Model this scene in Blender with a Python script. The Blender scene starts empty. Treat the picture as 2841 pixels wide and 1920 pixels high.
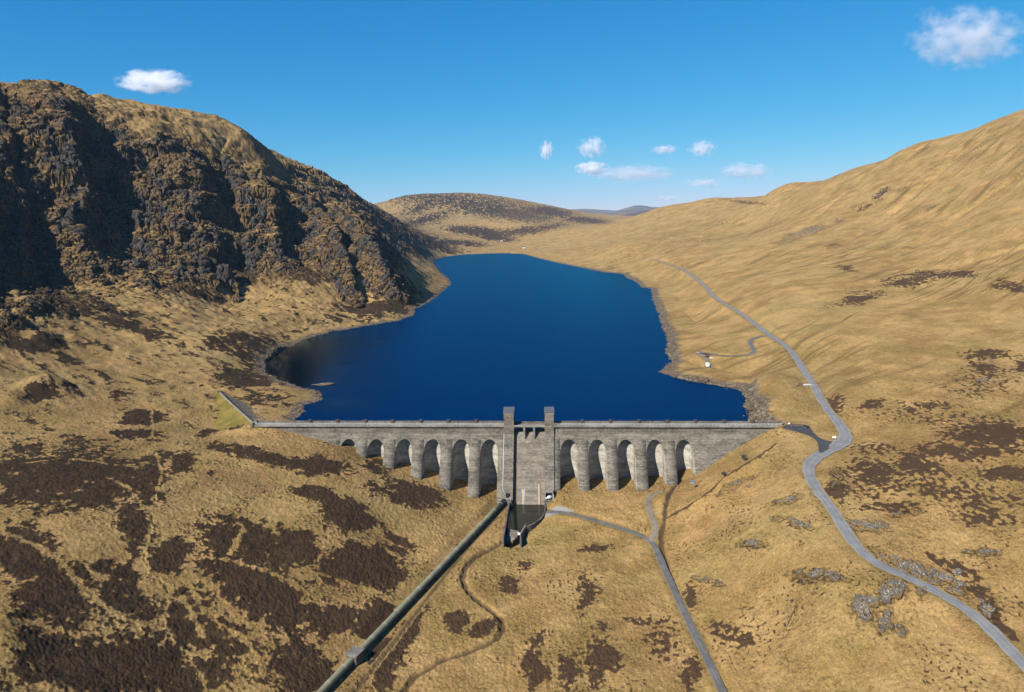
import bpy, bmesh, math, random
import numpy as np
from mathutils import Vector, Matrix

random.seed(7)
SC = bpy.context.scene
COL = SC.collection
R = math.radians

# ------------------------------------------------------------------ camera, sky, sun, exposure
HC = 116.0                    # camera height above the reservoir level (z = 0)
PITCH = R(10.5)
ROLL = R(0.9)
FPX, CU, CV = 1600.0, 1162.0, 785.5      # focal length and centre, in pixels of a 2324 px wide picture
cam_data = bpy.data.cameras.new("Camera")
cam_data.sensor_width = 36.0
cam_data.lens = 36.0 * FPX / 2324.0
cam_data.clip_start = 1.0
cam_data.clip_end = 80000.0
cam = bpy.data.objects.new("Camera", cam_data)
COL.objects.link(cam)
cam.matrix_world = (Matrix.Translation((0, 0, HC)) @ Matrix.Rotation(math.pi / 2 - PITCH, 4, 'X')
                    @ Matrix.Rotation(-ROLL, 4, 'Z'))
SC.camera = cam

SUN_EL, SUN_AZ = R(39), R(42)            # the light travels towards +x (sin) and +y (cos)
world = bpy.data.worlds.new("World")
SC.world = world
world.use_nodes = True
wn, wl = world.node_tree.nodes, world.node_tree.links
sky = wn.new('ShaderNodeTexSky')
sky.sky_type = 'NISHITA'
sky.sun_disc = False
sky.sun_elevation = SUN_EL
sky.sun_rotation = math.pi + SUN_AZ
sky.altitude = 300
sky.air_density = 1.0
sky.dust_density = 0.0
sky.ozone_density = 6.0
# the colour of this clear spring sky: each channel graded once, the same in every direction
_sep = wn.new('ShaderNodeSeparateColor'); _com = wn.new('ShaderNodeCombineColor')
wl.new(sky.outputs[0], _sep.inputs[0])
for _i, (_g, _p) in enumerate(((0.47, 2.02), (0.392, 0.88), (0.460, 0.55))):
    _n1 = wn.new('ShaderNodeMath'); _n1.operation = 'MULTIPLY'; _n1.inputs[1].default_value = 0.1
    _n2 = wn.new('ShaderNodeMath'); _n2.operation = 'POWER'; _n2.inputs[1].default_value = _p
    _n3 = wn.new('ShaderNodeMath'); _n3.operation = 'MULTIPLY'; _n3.inputs[1].default_value = _g * 10
    wl.new(_sep.outputs[_i], _n1.inputs[0]); wl.new(_n1.outputs[0], _n2.inputs[0]); wl.new(_n2.outputs[0], _n3.inputs[0]); wl.new(_n3.outputs[0], _com.inputs[_i])
wl.new(_com.outputs[0], wn['Background'].inputs[0])
wn['Background'].inputs[1].default_value = 0.10

sun_l = bpy.data.lights.new("Sun", 'SUN')
sun_l.energy = 5.0
sun_l.angle = R(0.5)
sun_l.color = (1.0, 0.94, 0.84)
sun = bpy.data.objects.new("Sun", sun_l)
COL.objects.link(sun)
_d = Vector((math.sin(SUN_AZ) * math.cos(SUN_EL), math.cos(SUN_AZ) * math.cos(SUN_EL), -math.sin(SUN_EL)))
sun.rotation_euler = _d.to_track_quat('-Z', 'Y').to_euler()
sun.location = (-200, -300, 600)

SC.view_settings.view_transform = 'Standard'
SC.view_settings.look = 'None'
SC.view_settings.exposure = 1.0
SC.view_settings.gamma = 1.0
SC.cycles.use_denoising = True
SC.cycles.denoiser = 'OPENIMAGEDENOISE'
SC.cycles.denoising_input_passes = 'RGB_ALBEDO_NORMAL'
SC.cycles.max_bounces = 12
SC.cycles.diffuse_bounces = 1
SC.cycles.glossy_bounces = 2
SC.cycles.volume_bounces = 10
SC.cycles.transparent_max_bounces = 16

# ------------------------------------------------------------------ helpers: tags, meshes
def tag(o, label=None, cat=None, group=None, kind=None):
    if label: o['label'] = label
    if cat: o['category'] = cat
    if group: o['group'] = group
    if kind: o['kind'] = kind
    return o

def empty(name, loc=(0, 0, 0), rz=0.0):
    o = bpy.data.objects.new(name, None)
    COL.objects.link(o)
    o.location = loc
    o.rotation_euler = (0, 0, rz)
    return o

def mesh_np(name, verts, faces, mat, parent=None, smooth=False):
    """faces: (n,4) or (n,3) int array."""
    verts = np.asarray(verts, dtype=np.float32)
    faces = np.asarray(faces, dtype=np.int32)
    me = bpy.data.meshes.new(name)
    k = faces.shape[1]
    me.vertices.add(len(verts))
    me.vertices.foreach_set('co', verts.ravel())
    me.loops.add(faces.size)
    me.loops.foreach_set('vertex_index', faces.ravel())
    me.polygons.add(len(faces))
    me.polygons.foreach_set('loop_start', np.arange(0, faces.size, k, dtype=np.int32))
    if smooth:
        me.polygons.foreach_set('use_smooth', np.ones(len(faces), dtype=bool))
    me.update(calc_edges=True)
    if mat: me.materials.append(mat)
    o = bpy.data.objects.new(name, me)
    COL.objects.link(o)
    if parent: o.parent = parent
    return o

class MB:
    """Collects boxes, prisms and tubes; build() links them as ONE mesh object."""
    def __init__(self): self.bm = bmesh.new()
    def poly(self, pts):
        self.bm.faces.new([self.bm.verts.new(p) for p in pts]); return self
    def hexa(self, b, t):
        v = [self.bm.verts.new(p) for p in list(b) + list(t)]
        for f in ((3, 2, 1, 0), (4, 5, 6, 7), (0, 1, 5, 4), (1, 2, 6, 5), (2, 3, 7, 6), (3, 0, 4, 7)):
            self.bm.faces.new([v[i] for i in f])
        return self
    def box(self, x0, x1, y0, y1, z0, z1):
        return self.hexa([(x0, y0, z0), (x1, y0, z0), (x1, y1, z0), (x0, y1, z0)],
                         [(x0, y0, z1), (x1, y0, z1), (x1, y1, z1), (x0, y1, z1)])
    def prism(self, pts, z0, z1):
        """vertical prism over a plan polygon; z0/z1 number or list"""
        n = len(pts)
        zb = z0 if hasattr(z0, '__len__') else [z0] * n
        zt = z1 if hasattr(z1, '__len__') else [z1] * n
        b = [self.bm.verts.new((p[0], p[1], zb[i])) for i, p in enumerate(pts)]
        t = [self.bm.verts.new((p[0], p[1], zt[i])) for i, p in enumerate(pts)]
        self.bm.faces.new(b[::-1]); self.bm.faces.new(t)
        for i in range(n):
            j = (i + 1) % n
            self.bm.faces.new((b[i], b[j], t[j], t[i]))
        return self
    def tube(self, pts, r, n=8, caps=True):
        pts = [Vector(p) for p in pts]
        rr = r if hasattr(r, '__len__') else [r] * len(pts)
        rings = []
        for i, p in enumerate(pts):
            d = (pts[min(i + 1, len(pts) - 1)] - pts[max(i - 1, 0)]).normalized()
            a = d.cross(Vector((0, 0, 1)))
            if a.length < 1e-3: a = Vector((1, 0, 0))
            a.normalize(); b = a.cross(d)
            rings.append([self.bm.verts.new(p + rr[i] * (math.cos(2 * math.pi * k / n) * a + math.sin(2 * math.pi * k / n) * b)) for k in range(n)])
        for q, s in zip(rings, rings[1:]):
            for k in range(n):
                self.bm.faces.new((q[k], q[(k + 1) % n], s[(k + 1) % n], s[k]))
        if caps:
            self.bm.faces.new(rings[0][::-1]); self.bm.faces.new(rings[-1])
        return self
    def build(self, name, mat, parent=None, smooth=False, bevel=0.0):
        bmesh.ops.recalc_face_normals(self.bm, faces=self.bm.faces[:])
        if bevel:
            bmesh.ops.bevel(self.bm, geom=self.bm.edges[:], offset=bevel, segments=2, affect='EDGES')
        me = bpy.data.meshes.new(name)
        self.bm.to_mesh(me); self.bm.free()
        if smooth:
            for p in me.polygons: p.use_smooth = True
        if mat: me.materials.append(mat)
        o = bpy.data.objects.new(name, me)
        COL.objects.link(o)
        if parent: o.parent = parent
        return o

def copy_tree(o, parent=None):
    c = o.copy()
    COL.objects.link(c)
    if parent: c.parent = parent
    for ch in list(o.children): copy_tree(ch, c)
    return c

# ------------------------------------------------------------------ helpers: numpy noise
_rng = np.random.RandomState(11)
_P = np.tile(_rng.permutation(256).astype(np.int32), 3)
_G2 = np.stack([np.cos(np.arange(256) * 2 * np.pi / 256), np.sin(np.arange(256) * 2 * np.pi / 256)]).astype(np.float32)
_G2 = _G2[:, _rng.permutation(256)]
_g3 = _rng.normal(size=(3, 256)); _G3 = (_g3 / np.linalg.norm(_g3, axis=0)).astype(np.float32)

def noise2(x, y, s=0):
    x = x + np.float32(s * 37.31); y = y + np.float32(s * 17.77)
    xi = np.floor(x); yi = np.floor(y)
    fx = (x - xi).astype(np.float32); fy = (y - yi).astype(np.float32)
    xi = xi.astype(np.int32) & 255; yi = yi.astype(np.int32) & 255
    u = fx * fx * fx * (fx * (fx * 6 - 15) + 10); v = fy * fy * fy * (fy * (fy * 6 - 15) + 10)
    a = _P[xi]; b = _P[xi + 1]
    def g(h, dx, dy): return _G2[0][h] * dx + _G2[1][h] * dy
    n00 = g(_P[a + yi], fx, fy); n10 = g(_P[b + yi], fx - 1, fy)
    n01 = g(_P[a + yi + 1], fx, fy - 1); n11 = g(_P[b + yi + 1], fx - 1, fy - 1)
    n0 = n00 + u * (n10 - n00); n1 = n01 + u * (n11 - n01)
    return (n0 + v * (n1 - n0)) * np.float32(1.45)

def noise3(x, y, z, s=0):
    x = x + np.float32(s * 37.31); y = y + np.float32(s * 17.77)
    xi = np.floor(x); yi = np.floor(y); zi = np.floor(z)
    fx = (x - xi).astype(np.float32); fy = (y - yi).astype(np.float32); fz = (z - zi).astype(np.float32)
    xi = xi.astype(np.int32) & 255; yi = yi.astype(np.int32) & 255; zi = zi.astype(np.int32) & 255
    u, v, w = [f * f * f * (f * (f * 6 - 15) + 10) for f in (fx, fy, fz)]
    out = 0
    for dx in (0, 1):
        for dy in (0, 1):
            for dz in (0, 1):
                h = _P[_P[_P[xi + dx] + yi + dy] + zi + dz]
                g = _G3[0][h] * (fx - dx) + _G3[1][h] * (fy - dy) + _G3[2][h] * (fz - dz)
                out = out + g * (u if dx else 1 - u) * (v if dy else 1 - v) * (w if dz else 1 - w)
    return out * np.float32(1.5)

def worley3(x, y, z, s=0):
    """value of the nearest cell (0..1) and F2 - F1"""
    xi = np.floor(x).astype(np.int32); yi = np.floor(y).astype(np.int32); zi = np.floor(z).astype(np.int32)
    f1 = np.full(x.shape, 9., np.float32); f2 = f1.copy(); val = np.zeros(x.shape, np.float32)
    for dx in (-1, 0, 1):
        for dy in (-1, 0, 1):
            for dz in (-1, 0, 1):
                cx, cy_, cz_ = xi + dx, yi + dy, zi + dz
                h = _P[_P[_P[(cx + s * 7) & 255] + (cy_ & 255)] + (cz_ & 255)]
                px = cx + _P[h] / 255.; py = cy_ + _P[h + 101] / 255.; pz = cz_ + _P[h + 57] / 255.
                d = np.sqrt((x - px) ** 2 + (y - py) ** 2 + (z - pz) ** 2).astype(np.float32)
                m = d < f1
                f2 = np.where(m, f1, np.minimum(f2, d)); val = np.where(m, _P[h + 201] / 255., val).astype(np.float32); f1 = np.where(m, d, f1)
    return val, f2 - f1

def fbm(x, y, o=4, s=0, g=0.5):
    t = 0; a = 1.0; n = 0
    for i in range(o):
        t = t + a * noise2(x * 2.03 ** i, y * 2.03 ** i, s + i * 3); n += a; a *= g
    return t / n * 1.25

def sstep(a, b, x):
    t = np.clip((x - a) / (b - a), 0, 1)
    return t * t * (3 - 2 * t)

# ------------------------------------------------------------------ picture <-> world
_cr, _sr, _cp, _sp = math.cos(ROLL), math.sin(ROLL), math.cos(PITCH), math.sin(PITCH)

def ray(u, v):
    a, b = u - CU, CV - v
    a, b = a * _cr + b * _sr, -a * _sr + b * _cr
    return a, FPX * _cp + b * _sp, -FPX * _sp + b * _cp

def at_y(u, v, Y):
    dx, dy, dz = ray(u, v); t = Y / dy
    return dx * t, Y, HC + dz * t

def at_z(u, v, z):
    dx, dy, dz = ray(u, v); t = (z - HC) / dz
    return dx * t, dy * t, z

def project(x, y, z):
    dz = z - HC
    d = np.maximum(y * _cp - dz * _sp, 1e-3)
    a = FPX * x / d; b = FPX * (y * _sp + dz * _cp) / d
    return CU + a * _cr - b * _sr, CV - (a * _sr + b * _cr)

# ------------------------------------------------------------------ the dam's own frame
DAM_Z = 2.6                    # level of the shadow line under the crest walkway
DAM_O = np.array(at_y(1201, 968, 368.0))       # middle of the spillway, front of the crest
DAM_O[2] = 0.0
DAM_T = 0.058
_dn = math.hypot(1, DAM_T)
AX = np.array([1 / _dn, -DAM_T / _dn])         # along the dam, to the right
NX = np.array([DAM_T / _dn, 1 / _dn])          # upstream
DAM_Z = at_y(1201, 968, 368.0)[2]
SLOPE = 0.70
VERT = 4.0
def face_y(z):                                  # downstream face, upstream is +
    return -SLOPE * np.maximum(DAM_Z - VERT - z, 0.0)
def dam_local(x, y):
    rx, ry = x - DAM_O[0], y - DAM_O[1]
    return rx * AX[0] + ry * AX[1], rx * NX[0] + ry * NX[1]
def dam_world(lx, ly):
    return DAM_O[0] + lx * AX[0] + ly * NX[0], DAM_O[1] + lx * AX[1] + ly * NX[1]
def on_face(u, v):
    """where the picture point lies on the dam's downstream face"""
    lo, hi = 250.0, 460.0
    for _ in range(50):
        m = 0.5 * (lo + hi)
        p = at_y(u, v, m)
        ly = dam_local(p[0], p[1])[1]
        if ly < face_y(p[2]): lo = m
        else: hi = m
    return at_y(u, v, m)

exec_objects = True
# ------------------------------------------------------------------ terrain: control points
SHORE_PX = [(672, 950), (700, 918), (735, 905), (728, 895), (690, 880), (650, 868), (612, 850), (596, 834), (612, 812), (640, 795),
            (690, 770), (760, 752), (840, 738), (905, 728), (937, 715), (945, 700), (975, 685), (990, 674), (1004, 662),
            (1024, 645), (1020, 635), (1000, 618), (985, 600), (983, 592), (1010, 583), (1060, 577.5), (1100, 576), (1150, 575),
            (1187, 577), (1220, 586), (1270, 598), (1320, 608), (1370, 618), (1415, 622), (1420, 630), (1445, 640), (1455, 652),
            (1478, 656), (1482, 680), (1490, 700), (1500, 735), (1512, 755), (1515, 785), (1512, 800), (1520, 812), (1515, 830),
            (1497, 845), (1520, 855), (1590, 868), (1650, 880), (1690, 888), (1690, 905), (1697, 925), (1703, 956)]
ROAD_PX = [(2440, 1620, -17), (2324, 1510, -14), (2280, 1462, -12.5), (2240, 1420, -11), (2190, 1380, -9.5), (2130, 1345, -8), (2085, 1322, -7.3),
           (2040, 1302, -6.5), (2000, 1285, -6), (1965, 1262, -5), (1935, 1230, -4), (1910, 1190, -2.5), (1885, 1150, -1), (1860, 1120, 0.5),
           (1838, 1085, 2.0), (1833, 1060, 2.8), (1848, 1040, 3.3), (1880, 1022, 3.9), (1905, 1010, 4.3), (1920, 995, 4.8), (1918, 982, 5.2),
           (1900, 955, 6.5), (1882, 935, 7.5), (1865, 910, 8.8), (1847, 875, 10.5), (1830, 850, 12), (1815, 825, 13), (1795, 795, 14.5),
           (1770, 775, 15), (1745, 760, 15.5), (1720, 740, 16), (1690, 717, 16.5), (1660, 698, 17.5), (1630, 681, 18), (1615, 668, 18.5),
           (1605, 655, 19), (1590, 640, 20), (1570, 625, 21), (1540, 607, 23), (1510, 597, 25), (1480, 588, 27)]
CTRL = []      # x, y, z
def cz(u, v, z): CTRL.append(at_z(u, v, z))
def cy(u, v, Y): CTRL.append(at_y(u, v, Y))
for p in SHORE_PX: cz(p[0], p[1], 0.0)
for p in ROAD_PX[::2]: cz(*p)
# foot of the dam, and the same level just behind it so the ground runs on under the dam
for u, v in [(560, 966), (600, 968), (650, 978), (700, 990), (770, 1010), (800, 1022), (835, 1042), (870, 1056), (935, 1080), (1000, 1104),
             (1060, 1128), (1130, 1137), (1160, 1146), (1201, 1146), (1236, 1146), (1262, 1113), (1330, 1114), (1400, 1114), (1470, 1111), (1535, 1098),
             (1578, 1080), (1640, 1038), (1700, 1000), (1760, 969)]:
    p = on_face(u, v)
    CTRL.append(p)
    lx, ly = dam_local(p[0], p[1])
    x, y = dam_world(lx, -1.0)
    CTRL.append((x, y, p[2] - 1.2))
    x, y = dam_world(lx, 8.0)
    CTRL.append((x, y, p[2]))
# moor below the dam, left of the river
for q in [(0, 1571, -14), (0, 1440, -9), (0, 1300, -4), (0, 1100, 6), (150, 1200, -1), (300, 1571, -24), (300, 1430, -18), (300, 1300, -12), (300, 1150, -2), (300, 1050, 2),
          (450, 1571, -29), (450, 1400, -21), (450, 1150, -6), (600, 1571, -31), (600, 1430, -25), (600, 1300, -19), (600, 1100, -7),
          (590, 1020, -1), (450, 1030, 0), (720, 1571, -34.5), (800, 1480, -33.5), (900, 1370, -32.5), (750, 1330, -25), (760, 1200, -17), (850, 1150, -18), (900, 1230, -27),
          (960, 1180, -26), (1000, 1270, -31.5), (1080, 1190, -31), (1100, 1150, -29), (1140, 1160, -31), (1000, 1571, -36.5), (950, 1450, -35.5), (1100, 1450, -35.5), (1080, 1330, -34),
          (1162, 1571, -37.5), (1162, 1330, -34.5), (1150, 1225, -34.3), (1250, 1571, -37), (1280, 1400, -34.5), (1240, 1240, -32.5), (1250, 1170, -30.5), (1300, 1135, -27),
          (1350, 1150, -26.5), (1380, 1200, -29.5), (1430, 1170, -27), (1480, 1230, -30), (1470, 1140, -25), (1400, 1300, -33), (1400, 1480, -35.5), (1500, 1120, -22), (1520, 1290, -30.5),
          (1560, 1400, -32), (1600, 1480, -33), (1640, 1571, -34), (1560, 1200, -25), (1570, 1112, -19), (1600, 1150, -18), (1650, 1220, -19), (1640, 1078, -9), (1700, 1090, -8), (1687, 1045, -4),
          (1650, 1400, -29), (1750, 1571, -30), (1700, 1300, -20), (1786, 1423, -23), (1760, 1200, -9), (1800, 1300, -14), (1780, 1110, -3), (1850, 1250, -7), (1900, 1370, -12), (1900, 1571, -25.5),
          (1880, 1480, -19.5), (2000, 1300, -6.6), (1990, 1440, -15.5), (2050, 1571, -21), (2100, 1400, -11.5), (2200, 1470, -14.5), (2200, 1571, -18), (2324, 1571, -16.3),
          (1770, 1020, 1), (1820, 1020, 2.5), (1800, 978, 4.6), (1850, 985, 4.8)]: cz(*q)
# left of the dam and the moor up to the crags
for q in [(0, 950, 15), (0, 1020, 10), (150, 1000, 8), (150, 900, 15), (300, 960, 5.5), (300, 880, 10), (400, 990, 1), (420, 930, 4), (470, 985, -1.5), (490, 860, 5.5), (520, 960, -0.5),
          (560, 985, 0.5), (497, 893, 3.5), (540, 935, 1.2), (560, 880, 2.6), (600, 900, 1.8), (620, 940, 1.5), (520, 820, 8), (450, 800, 14), (560, 780, 9), (650, 740, 8),
          (600, 720, 16), (750, 715, 10), (860, 700, 8), (0, 860, 26), (0, 760, 42), (0, 660, 65), (120, 760, 36), (150, 660, 55), (250, 800, 22), (300, 720, 34), (400, 680, 38), (500, 740, 20), (520, 660, 34), (640, 680, 24),
          (720, 670, 24), (800, 680, 14), (900, 690, 7)]: cz(*q)
for q in [(0, 560, 690), (75, 575, 720), (150, 575, 750), (210, 570, 770), (270, 602, 750), (300, 560, 800), (350, 585, 800), (450, 590, 830), (470, 560, 850), (550, 560, 900), (650, 570, 935),
          (720, 618, 905), (800, 645, 920), (740, 560, 950), (870, 662, 925), (930, 660, 990), (960, 655, 1040),
          (0, 430, 730), (0, 300, 800), (0, 205, 880), (150, 430, 800), (150, 300, 850), (150, 210, 930), (300, 480, 840), (300, 350, 910), (300, 250, 1010), (450, 450, 905), (450, 340, 990), (450, 274, 1080),
          (520, 500, 920), (600, 430, 1020), (600, 520, 965), (560, 360, 1080), (570, 310, 1150), (615, 362, 1180), (700, 480, 1030), (640, 390, 1150), (690, 420, 1150), (750, 470, 1110), (690, 392, 1290), (740, 408, 1400), (790, 432, 1520), (815, 452, 1600), (840, 470, 1700),
          (790, 500, 1010), (830, 530, 1000), (850, 560, 985), (870, 600, 960), (820, 590, 950), (780, 570, 945),
          (920, 585, 1330), (960, 610, 1280), (990, 635, 1230), (900, 545, 1500), (870, 505, 1660), (940, 570, 1560), (900, 500, 2000), (950, 530, 2200), (1000, 552, 2450)]: cy(*q)
# head of the reservoir and the hill behind
for q in [(1180, 545, 3030), (1100, 560, 2600), (1050, 565, 2500), (1000, 530, 3300), (1060, 540, 3100), (1100, 520, 3400), (1150, 497, 3600), (1200, 500, 3650), (1230, 525, 3300), (1250, 512, 3700),
          (850, 478, 4500), (920, 445, 4700), (1000, 442, 4800), (1060, 440, 4800), (1130, 448, 4800), (1200, 461, 4850), (1260, 473, 4900), (1300, 482, 4950), (1360, 493, 5000),
          (930, 490, 4000), (1050, 490, 4100), (1150, 478, 4250), (1250, 498, 4300), (1320, 503, 4400)]: cy(*q)
# right-hand hillside
for q in [(1300, 520, 3000), (1260, 560, 2500), (1350, 515, 2950), (1400, 502, 3000), (1450, 490, 2900), (1500, 477, 2800), (1550, 466, 2650), (1600, 458, 2500), (1700, 457, 2250), (1745, 447, 2100), (1800, 425, 1950), (1850, 418, 1850), (1900, 397, 1750), (1950, 387, 1650), (2000, 372, 1560), (2050, 350, 1520),
          (2130, 325, 1450), (2180, 310, 1420), (2230, 285, 1380), (2324, 250, 1320), (2450, 205, 1280),
          (1300, 570, 2000), (1400, 560, 1700), (1350, 590, 1700), (1430, 600, 1480), (1500, 640, 1170), (1540, 680, 950), (1560, 730, 760), (1600, 780, 580), (1480, 520, 2150), (1600, 500, 1980), (1600, 550, 1480), (1700, 520, 1650), (1700, 600, 1050), (1800, 480, 1550), (1800, 560, 1080), (1760, 680, 690), (1850, 640, 740), (1900, 440, 1480), (1900, 540, 1080),
          (2000, 480, 1180), (2000, 600, 800), (2100, 400, 1220), (2100, 520, 960), (2200, 350, 1220), (2200, 450, 1000), (2324, 350, 1030), (2324, 500, 760), (2200, 600, 700), (1870, 760, 520), (2000, 700, 590), (2150, 700, 545),
          (2324, 610, 600), (2324, 720, 480), (2000, 800, 455), (2150, 800, 435), (2324, 820, 400), (1930, 870, 402), (2050, 900, 372), (2200, 900, 362), (2324, 920, 345), (2000, 1000, 322), (2150, 1000, 308), (2324, 1020, 290), (1950, 1080, 290), (2100, 1120, 265), (2324, 1120, 258),
          (2000, 1180, 254), (2150, 1220, 240), (2324, 1240, 228), (2100, 1290, 226), (2220, 1340, 214), (2324, 1390, 203), (2450, 1450, 193), (2450, 1100, 250), (2450, 800, 380), (2450, 500, 720),
          (1600, 850, 452), (1560, 845, 470), (1650, 850, 445), (1720, 850, 435), (1640, 800, 530), (1700, 900, 396), (1740, 940, 378), (1780, 900, 395)]: cy(*q)
# outside the picture
for th, r, z in [(-50, 130, -12), (-25, 130, -32), (0, 120, -38.5), (25, 125, -31), (50, 130, -18), (-50, 250, 2), (-55, 500, 55), (-60, 800, 190), (-48, 900, 260), (50, 240, -2), (55, 400, 45), (50, 700, 140), (48, 1200, 290), (60, 900, 240),
                 (-45, 2500, 260), (-20, 2600, 160), (-12, 3200, 160), (-30, 2000, 190), (-30, 5000, 250), (-14, 5500, 160), (30, 2500, 280), (18, 3300, 170), (14, 3900, 130), (25, 5000, 250), (2, 6200, 190), (-4, 6300, 200), (10, 6200, 90), (-60, 130, -5), (60, 130, -10)]:
    CTRL.append((r * math.sin(R(th)), r * math.cos(R(th)), z))
# ridge crests fall away gently behind the skyline
for (u, v, Y) in [(0, 205, 880), (150, 210, 930), (300, 250, 1010), (450, 274, 1080), (570, 310, 1150), (2324, 250, 1320), (2130, 325, 1450), (2000, 372, 1560), (1900, 397, 1750), (1800, 425, 1950)]:
    x, y, z = at_y(u, v, Y); CTRL.append((x * 1.3, y * 1.3, z * 1.0))

def _warp(x, y):
    return np.arctan2(x, y) / 0.085, 0.5 * np.log(x * x + y * y) / 0.16
_C = np.array(CTRL, dtype=np.float64)
_ca, _cb = _warp(_C[:, 0], _C[:, 1])
def _phi(d2): return 0.5 * d2 * np.log(d2 + 1e-9)
_n = len(_C)
_A = np.zeros((_n + 3, _n + 3))
_A[:_n, :_n] = _phi((_ca[:, None] - _ca[None]) ** 2 + (_cb[:, None] - _cb[None]) ** 2) + np.eye(_n) * 0.02
_A[:_n, _n:] = np.stack([np.ones(_n), _ca, _cb], 1)
_A[_n:, :_n] = _A[:_n, _n:].T
_W = np.linalg.solve(_A, np.concatenate([_C[:, 2], np.zeros(3)]))

def _axis(knots):          # knots: (value, step) pieces
    out = []
    for a, b, n in knots: out.append(np.linspace(a, b, n, endpoint=False))
    out.append([knots[-1][1]])
    return np.concatenate(out)
QN = 1.0
TH = _axis([(R(-64), R(-41), 90), (R(-41), R(41), 1480), (R(41), R(64), 90)])
LR = _axis([(math.log(105), math.log(175), 40), (math.log(175), math.log(640), 660), (math.log(640), math.log(1150), 560), (math.log(1150), math.log(6400), 380)])
NT, NR = len(TH), len(LR)

# evaluate on a coarse grid, then refine bilinearly
_th_c = np.linspace(TH[0], TH[-1], 330); _lr_c = np.linspace(LR[0], LR[-1], 300)
_ga, _gb = np.meshgrid(_th_c / 0.085, _lr_c / 0.16, indexing='ij')
_Zc = np.empty(_ga.shape)
for i in range(len(_th_c)):
    d2 = (_ga[i][:, None] - _ca[None]) ** 2 + (_gb[i][:, None] - _cb[None]) ** 2
    _Zc[i] = _phi(d2) @ _W[:_n] + _W[_n] + _W[_n + 1] * _ga[i] + _W[_n + 2] * _gb[i]

def bilin(tab, fi, fj):
    fi = np.clip(fi, 0, tab.shape[0] - 1.001); fj = np.clip(fj, 0, tab.shape[1] - 1.001)
    i = fi.astype(np.int32); j = fj.astype(np.int32); a = (fi - i).astype(np.float32); b = (fj - j).astype(np.float32)
    return (tab[i, j] * (1 - a) + tab[i + 1, j] * a) * (1 - b) + (tab[i, j + 1] * (1 - a) + tab[i + 1, j + 1] * a) * b

def base_z(th, lr):
    return bilin(_Zc, (th - _th_c[0]) / (_th_c[1] - _th_c[0]), (lr - _lr_c[0]) / (_lr_c[1] - _lr_c[0])).astype(np.float32)

TT, LL = np.meshgrid(TH.astype(np.float32), LR.astype(np.float32), indexing='ij')
RR = np.exp(LL); X = RR * np.sin(TT); Y = RR * np.cos(TT)
Z = base_z(TT, LL)

def chaikin(q, n=2):
    q = [tuple(p) for p in q]
    for _ in range(n):
        o = [q[0]]
        for a, b in zip(q, q[1:]):
            o.append(tuple(a[k] * .75 + b[k] * .25 for k in range(len(a)))); o.append(tuple(a[k] * .25 + b[k] * .75 for k in range(len(a))))
        q = o + [q[-1]]
    return q
def seg_dist(px, py, ax, ay, bx, by):
    vx, vy = bx - ax, by - ay
    t = np.clip(((px - ax) * vx + (py - ay) * vy) / max(vx * vx + vy * vy, 1e-9), 0, 1)
    return np.hypot(px - ax - t * vx, py - ay - t * vy), t
# crag ribs and gullies: the left-hand face steps forward at each rib and back behind it
_ucol = CU + FPX * np.tan(TT) * 1.02
RIB = [(-900, 0), (-300, 10), (-200, -20), (-40, -10), (-25, 10), (5, 5), (52, -10), (70, 13), (92, 2), (150, -14), (192, -22), (214, 16), (285, 25), (303, 2), (400, -8), (470, -12), (500, 8), (545, 12), (556, -10), (622, -36),
       (650, 16), (690, 24), (720, 34), (760, 48), (800, 50), (860, 34), (905, 20), (940, 0), (980, 0)]
_w = sstep(38, 80, Z) * sstep(-.045, -.085, TT - 0.09 * 0) * (1 - sstep(1150, 1500, RR)) * sstep(450, 620, RR)
_pu0, _pv0 = project(X, Y, Z)
_edge = np.interp(_pu0, [0, 60, 150, 190, 215, 262, 330, 400, 470, 540, 610, 660], [212, 222, 236, 236, 250, 285, 318, 312, 335, 362, 398, 392])
TOPG = (sstep(26, -14, _pv0 - _edge + 20 * noise2(X / 30, Y / 30, 13)) * sstep(-160, -60, _pu0) * sstep(690, 620, _pu0) * (.6 + .4 * sstep(200, 245, _pu0))).astype(np.float32)
_w = _w * (1 - .75 * TOPG)
_hw = (Z - 100) * 0.12
_uw = _ucol + _hw + 24 * noise2(X / 60, Z / 40, 3) + 12 * noise2(X / 22, Z / 18, 4)
SHIFT = np.interp(_uw, [k[0] for k in RIB], [k[1] for k in RIB]).astype(np.float32)
SHIFT += 9 * noise2(_uw / 40 + Z / 90, Z / 60, 8) + 5 * noise2(_uw / 16, Z / 26, 9)
_k = _w > 0.01
Z[_k] = base_z(TT[_k], np.log(np.maximum(RR[_k] - SHIFT[_k] * _w[_k], 110)))
SPURM = np.zeros_like(Z)
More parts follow.
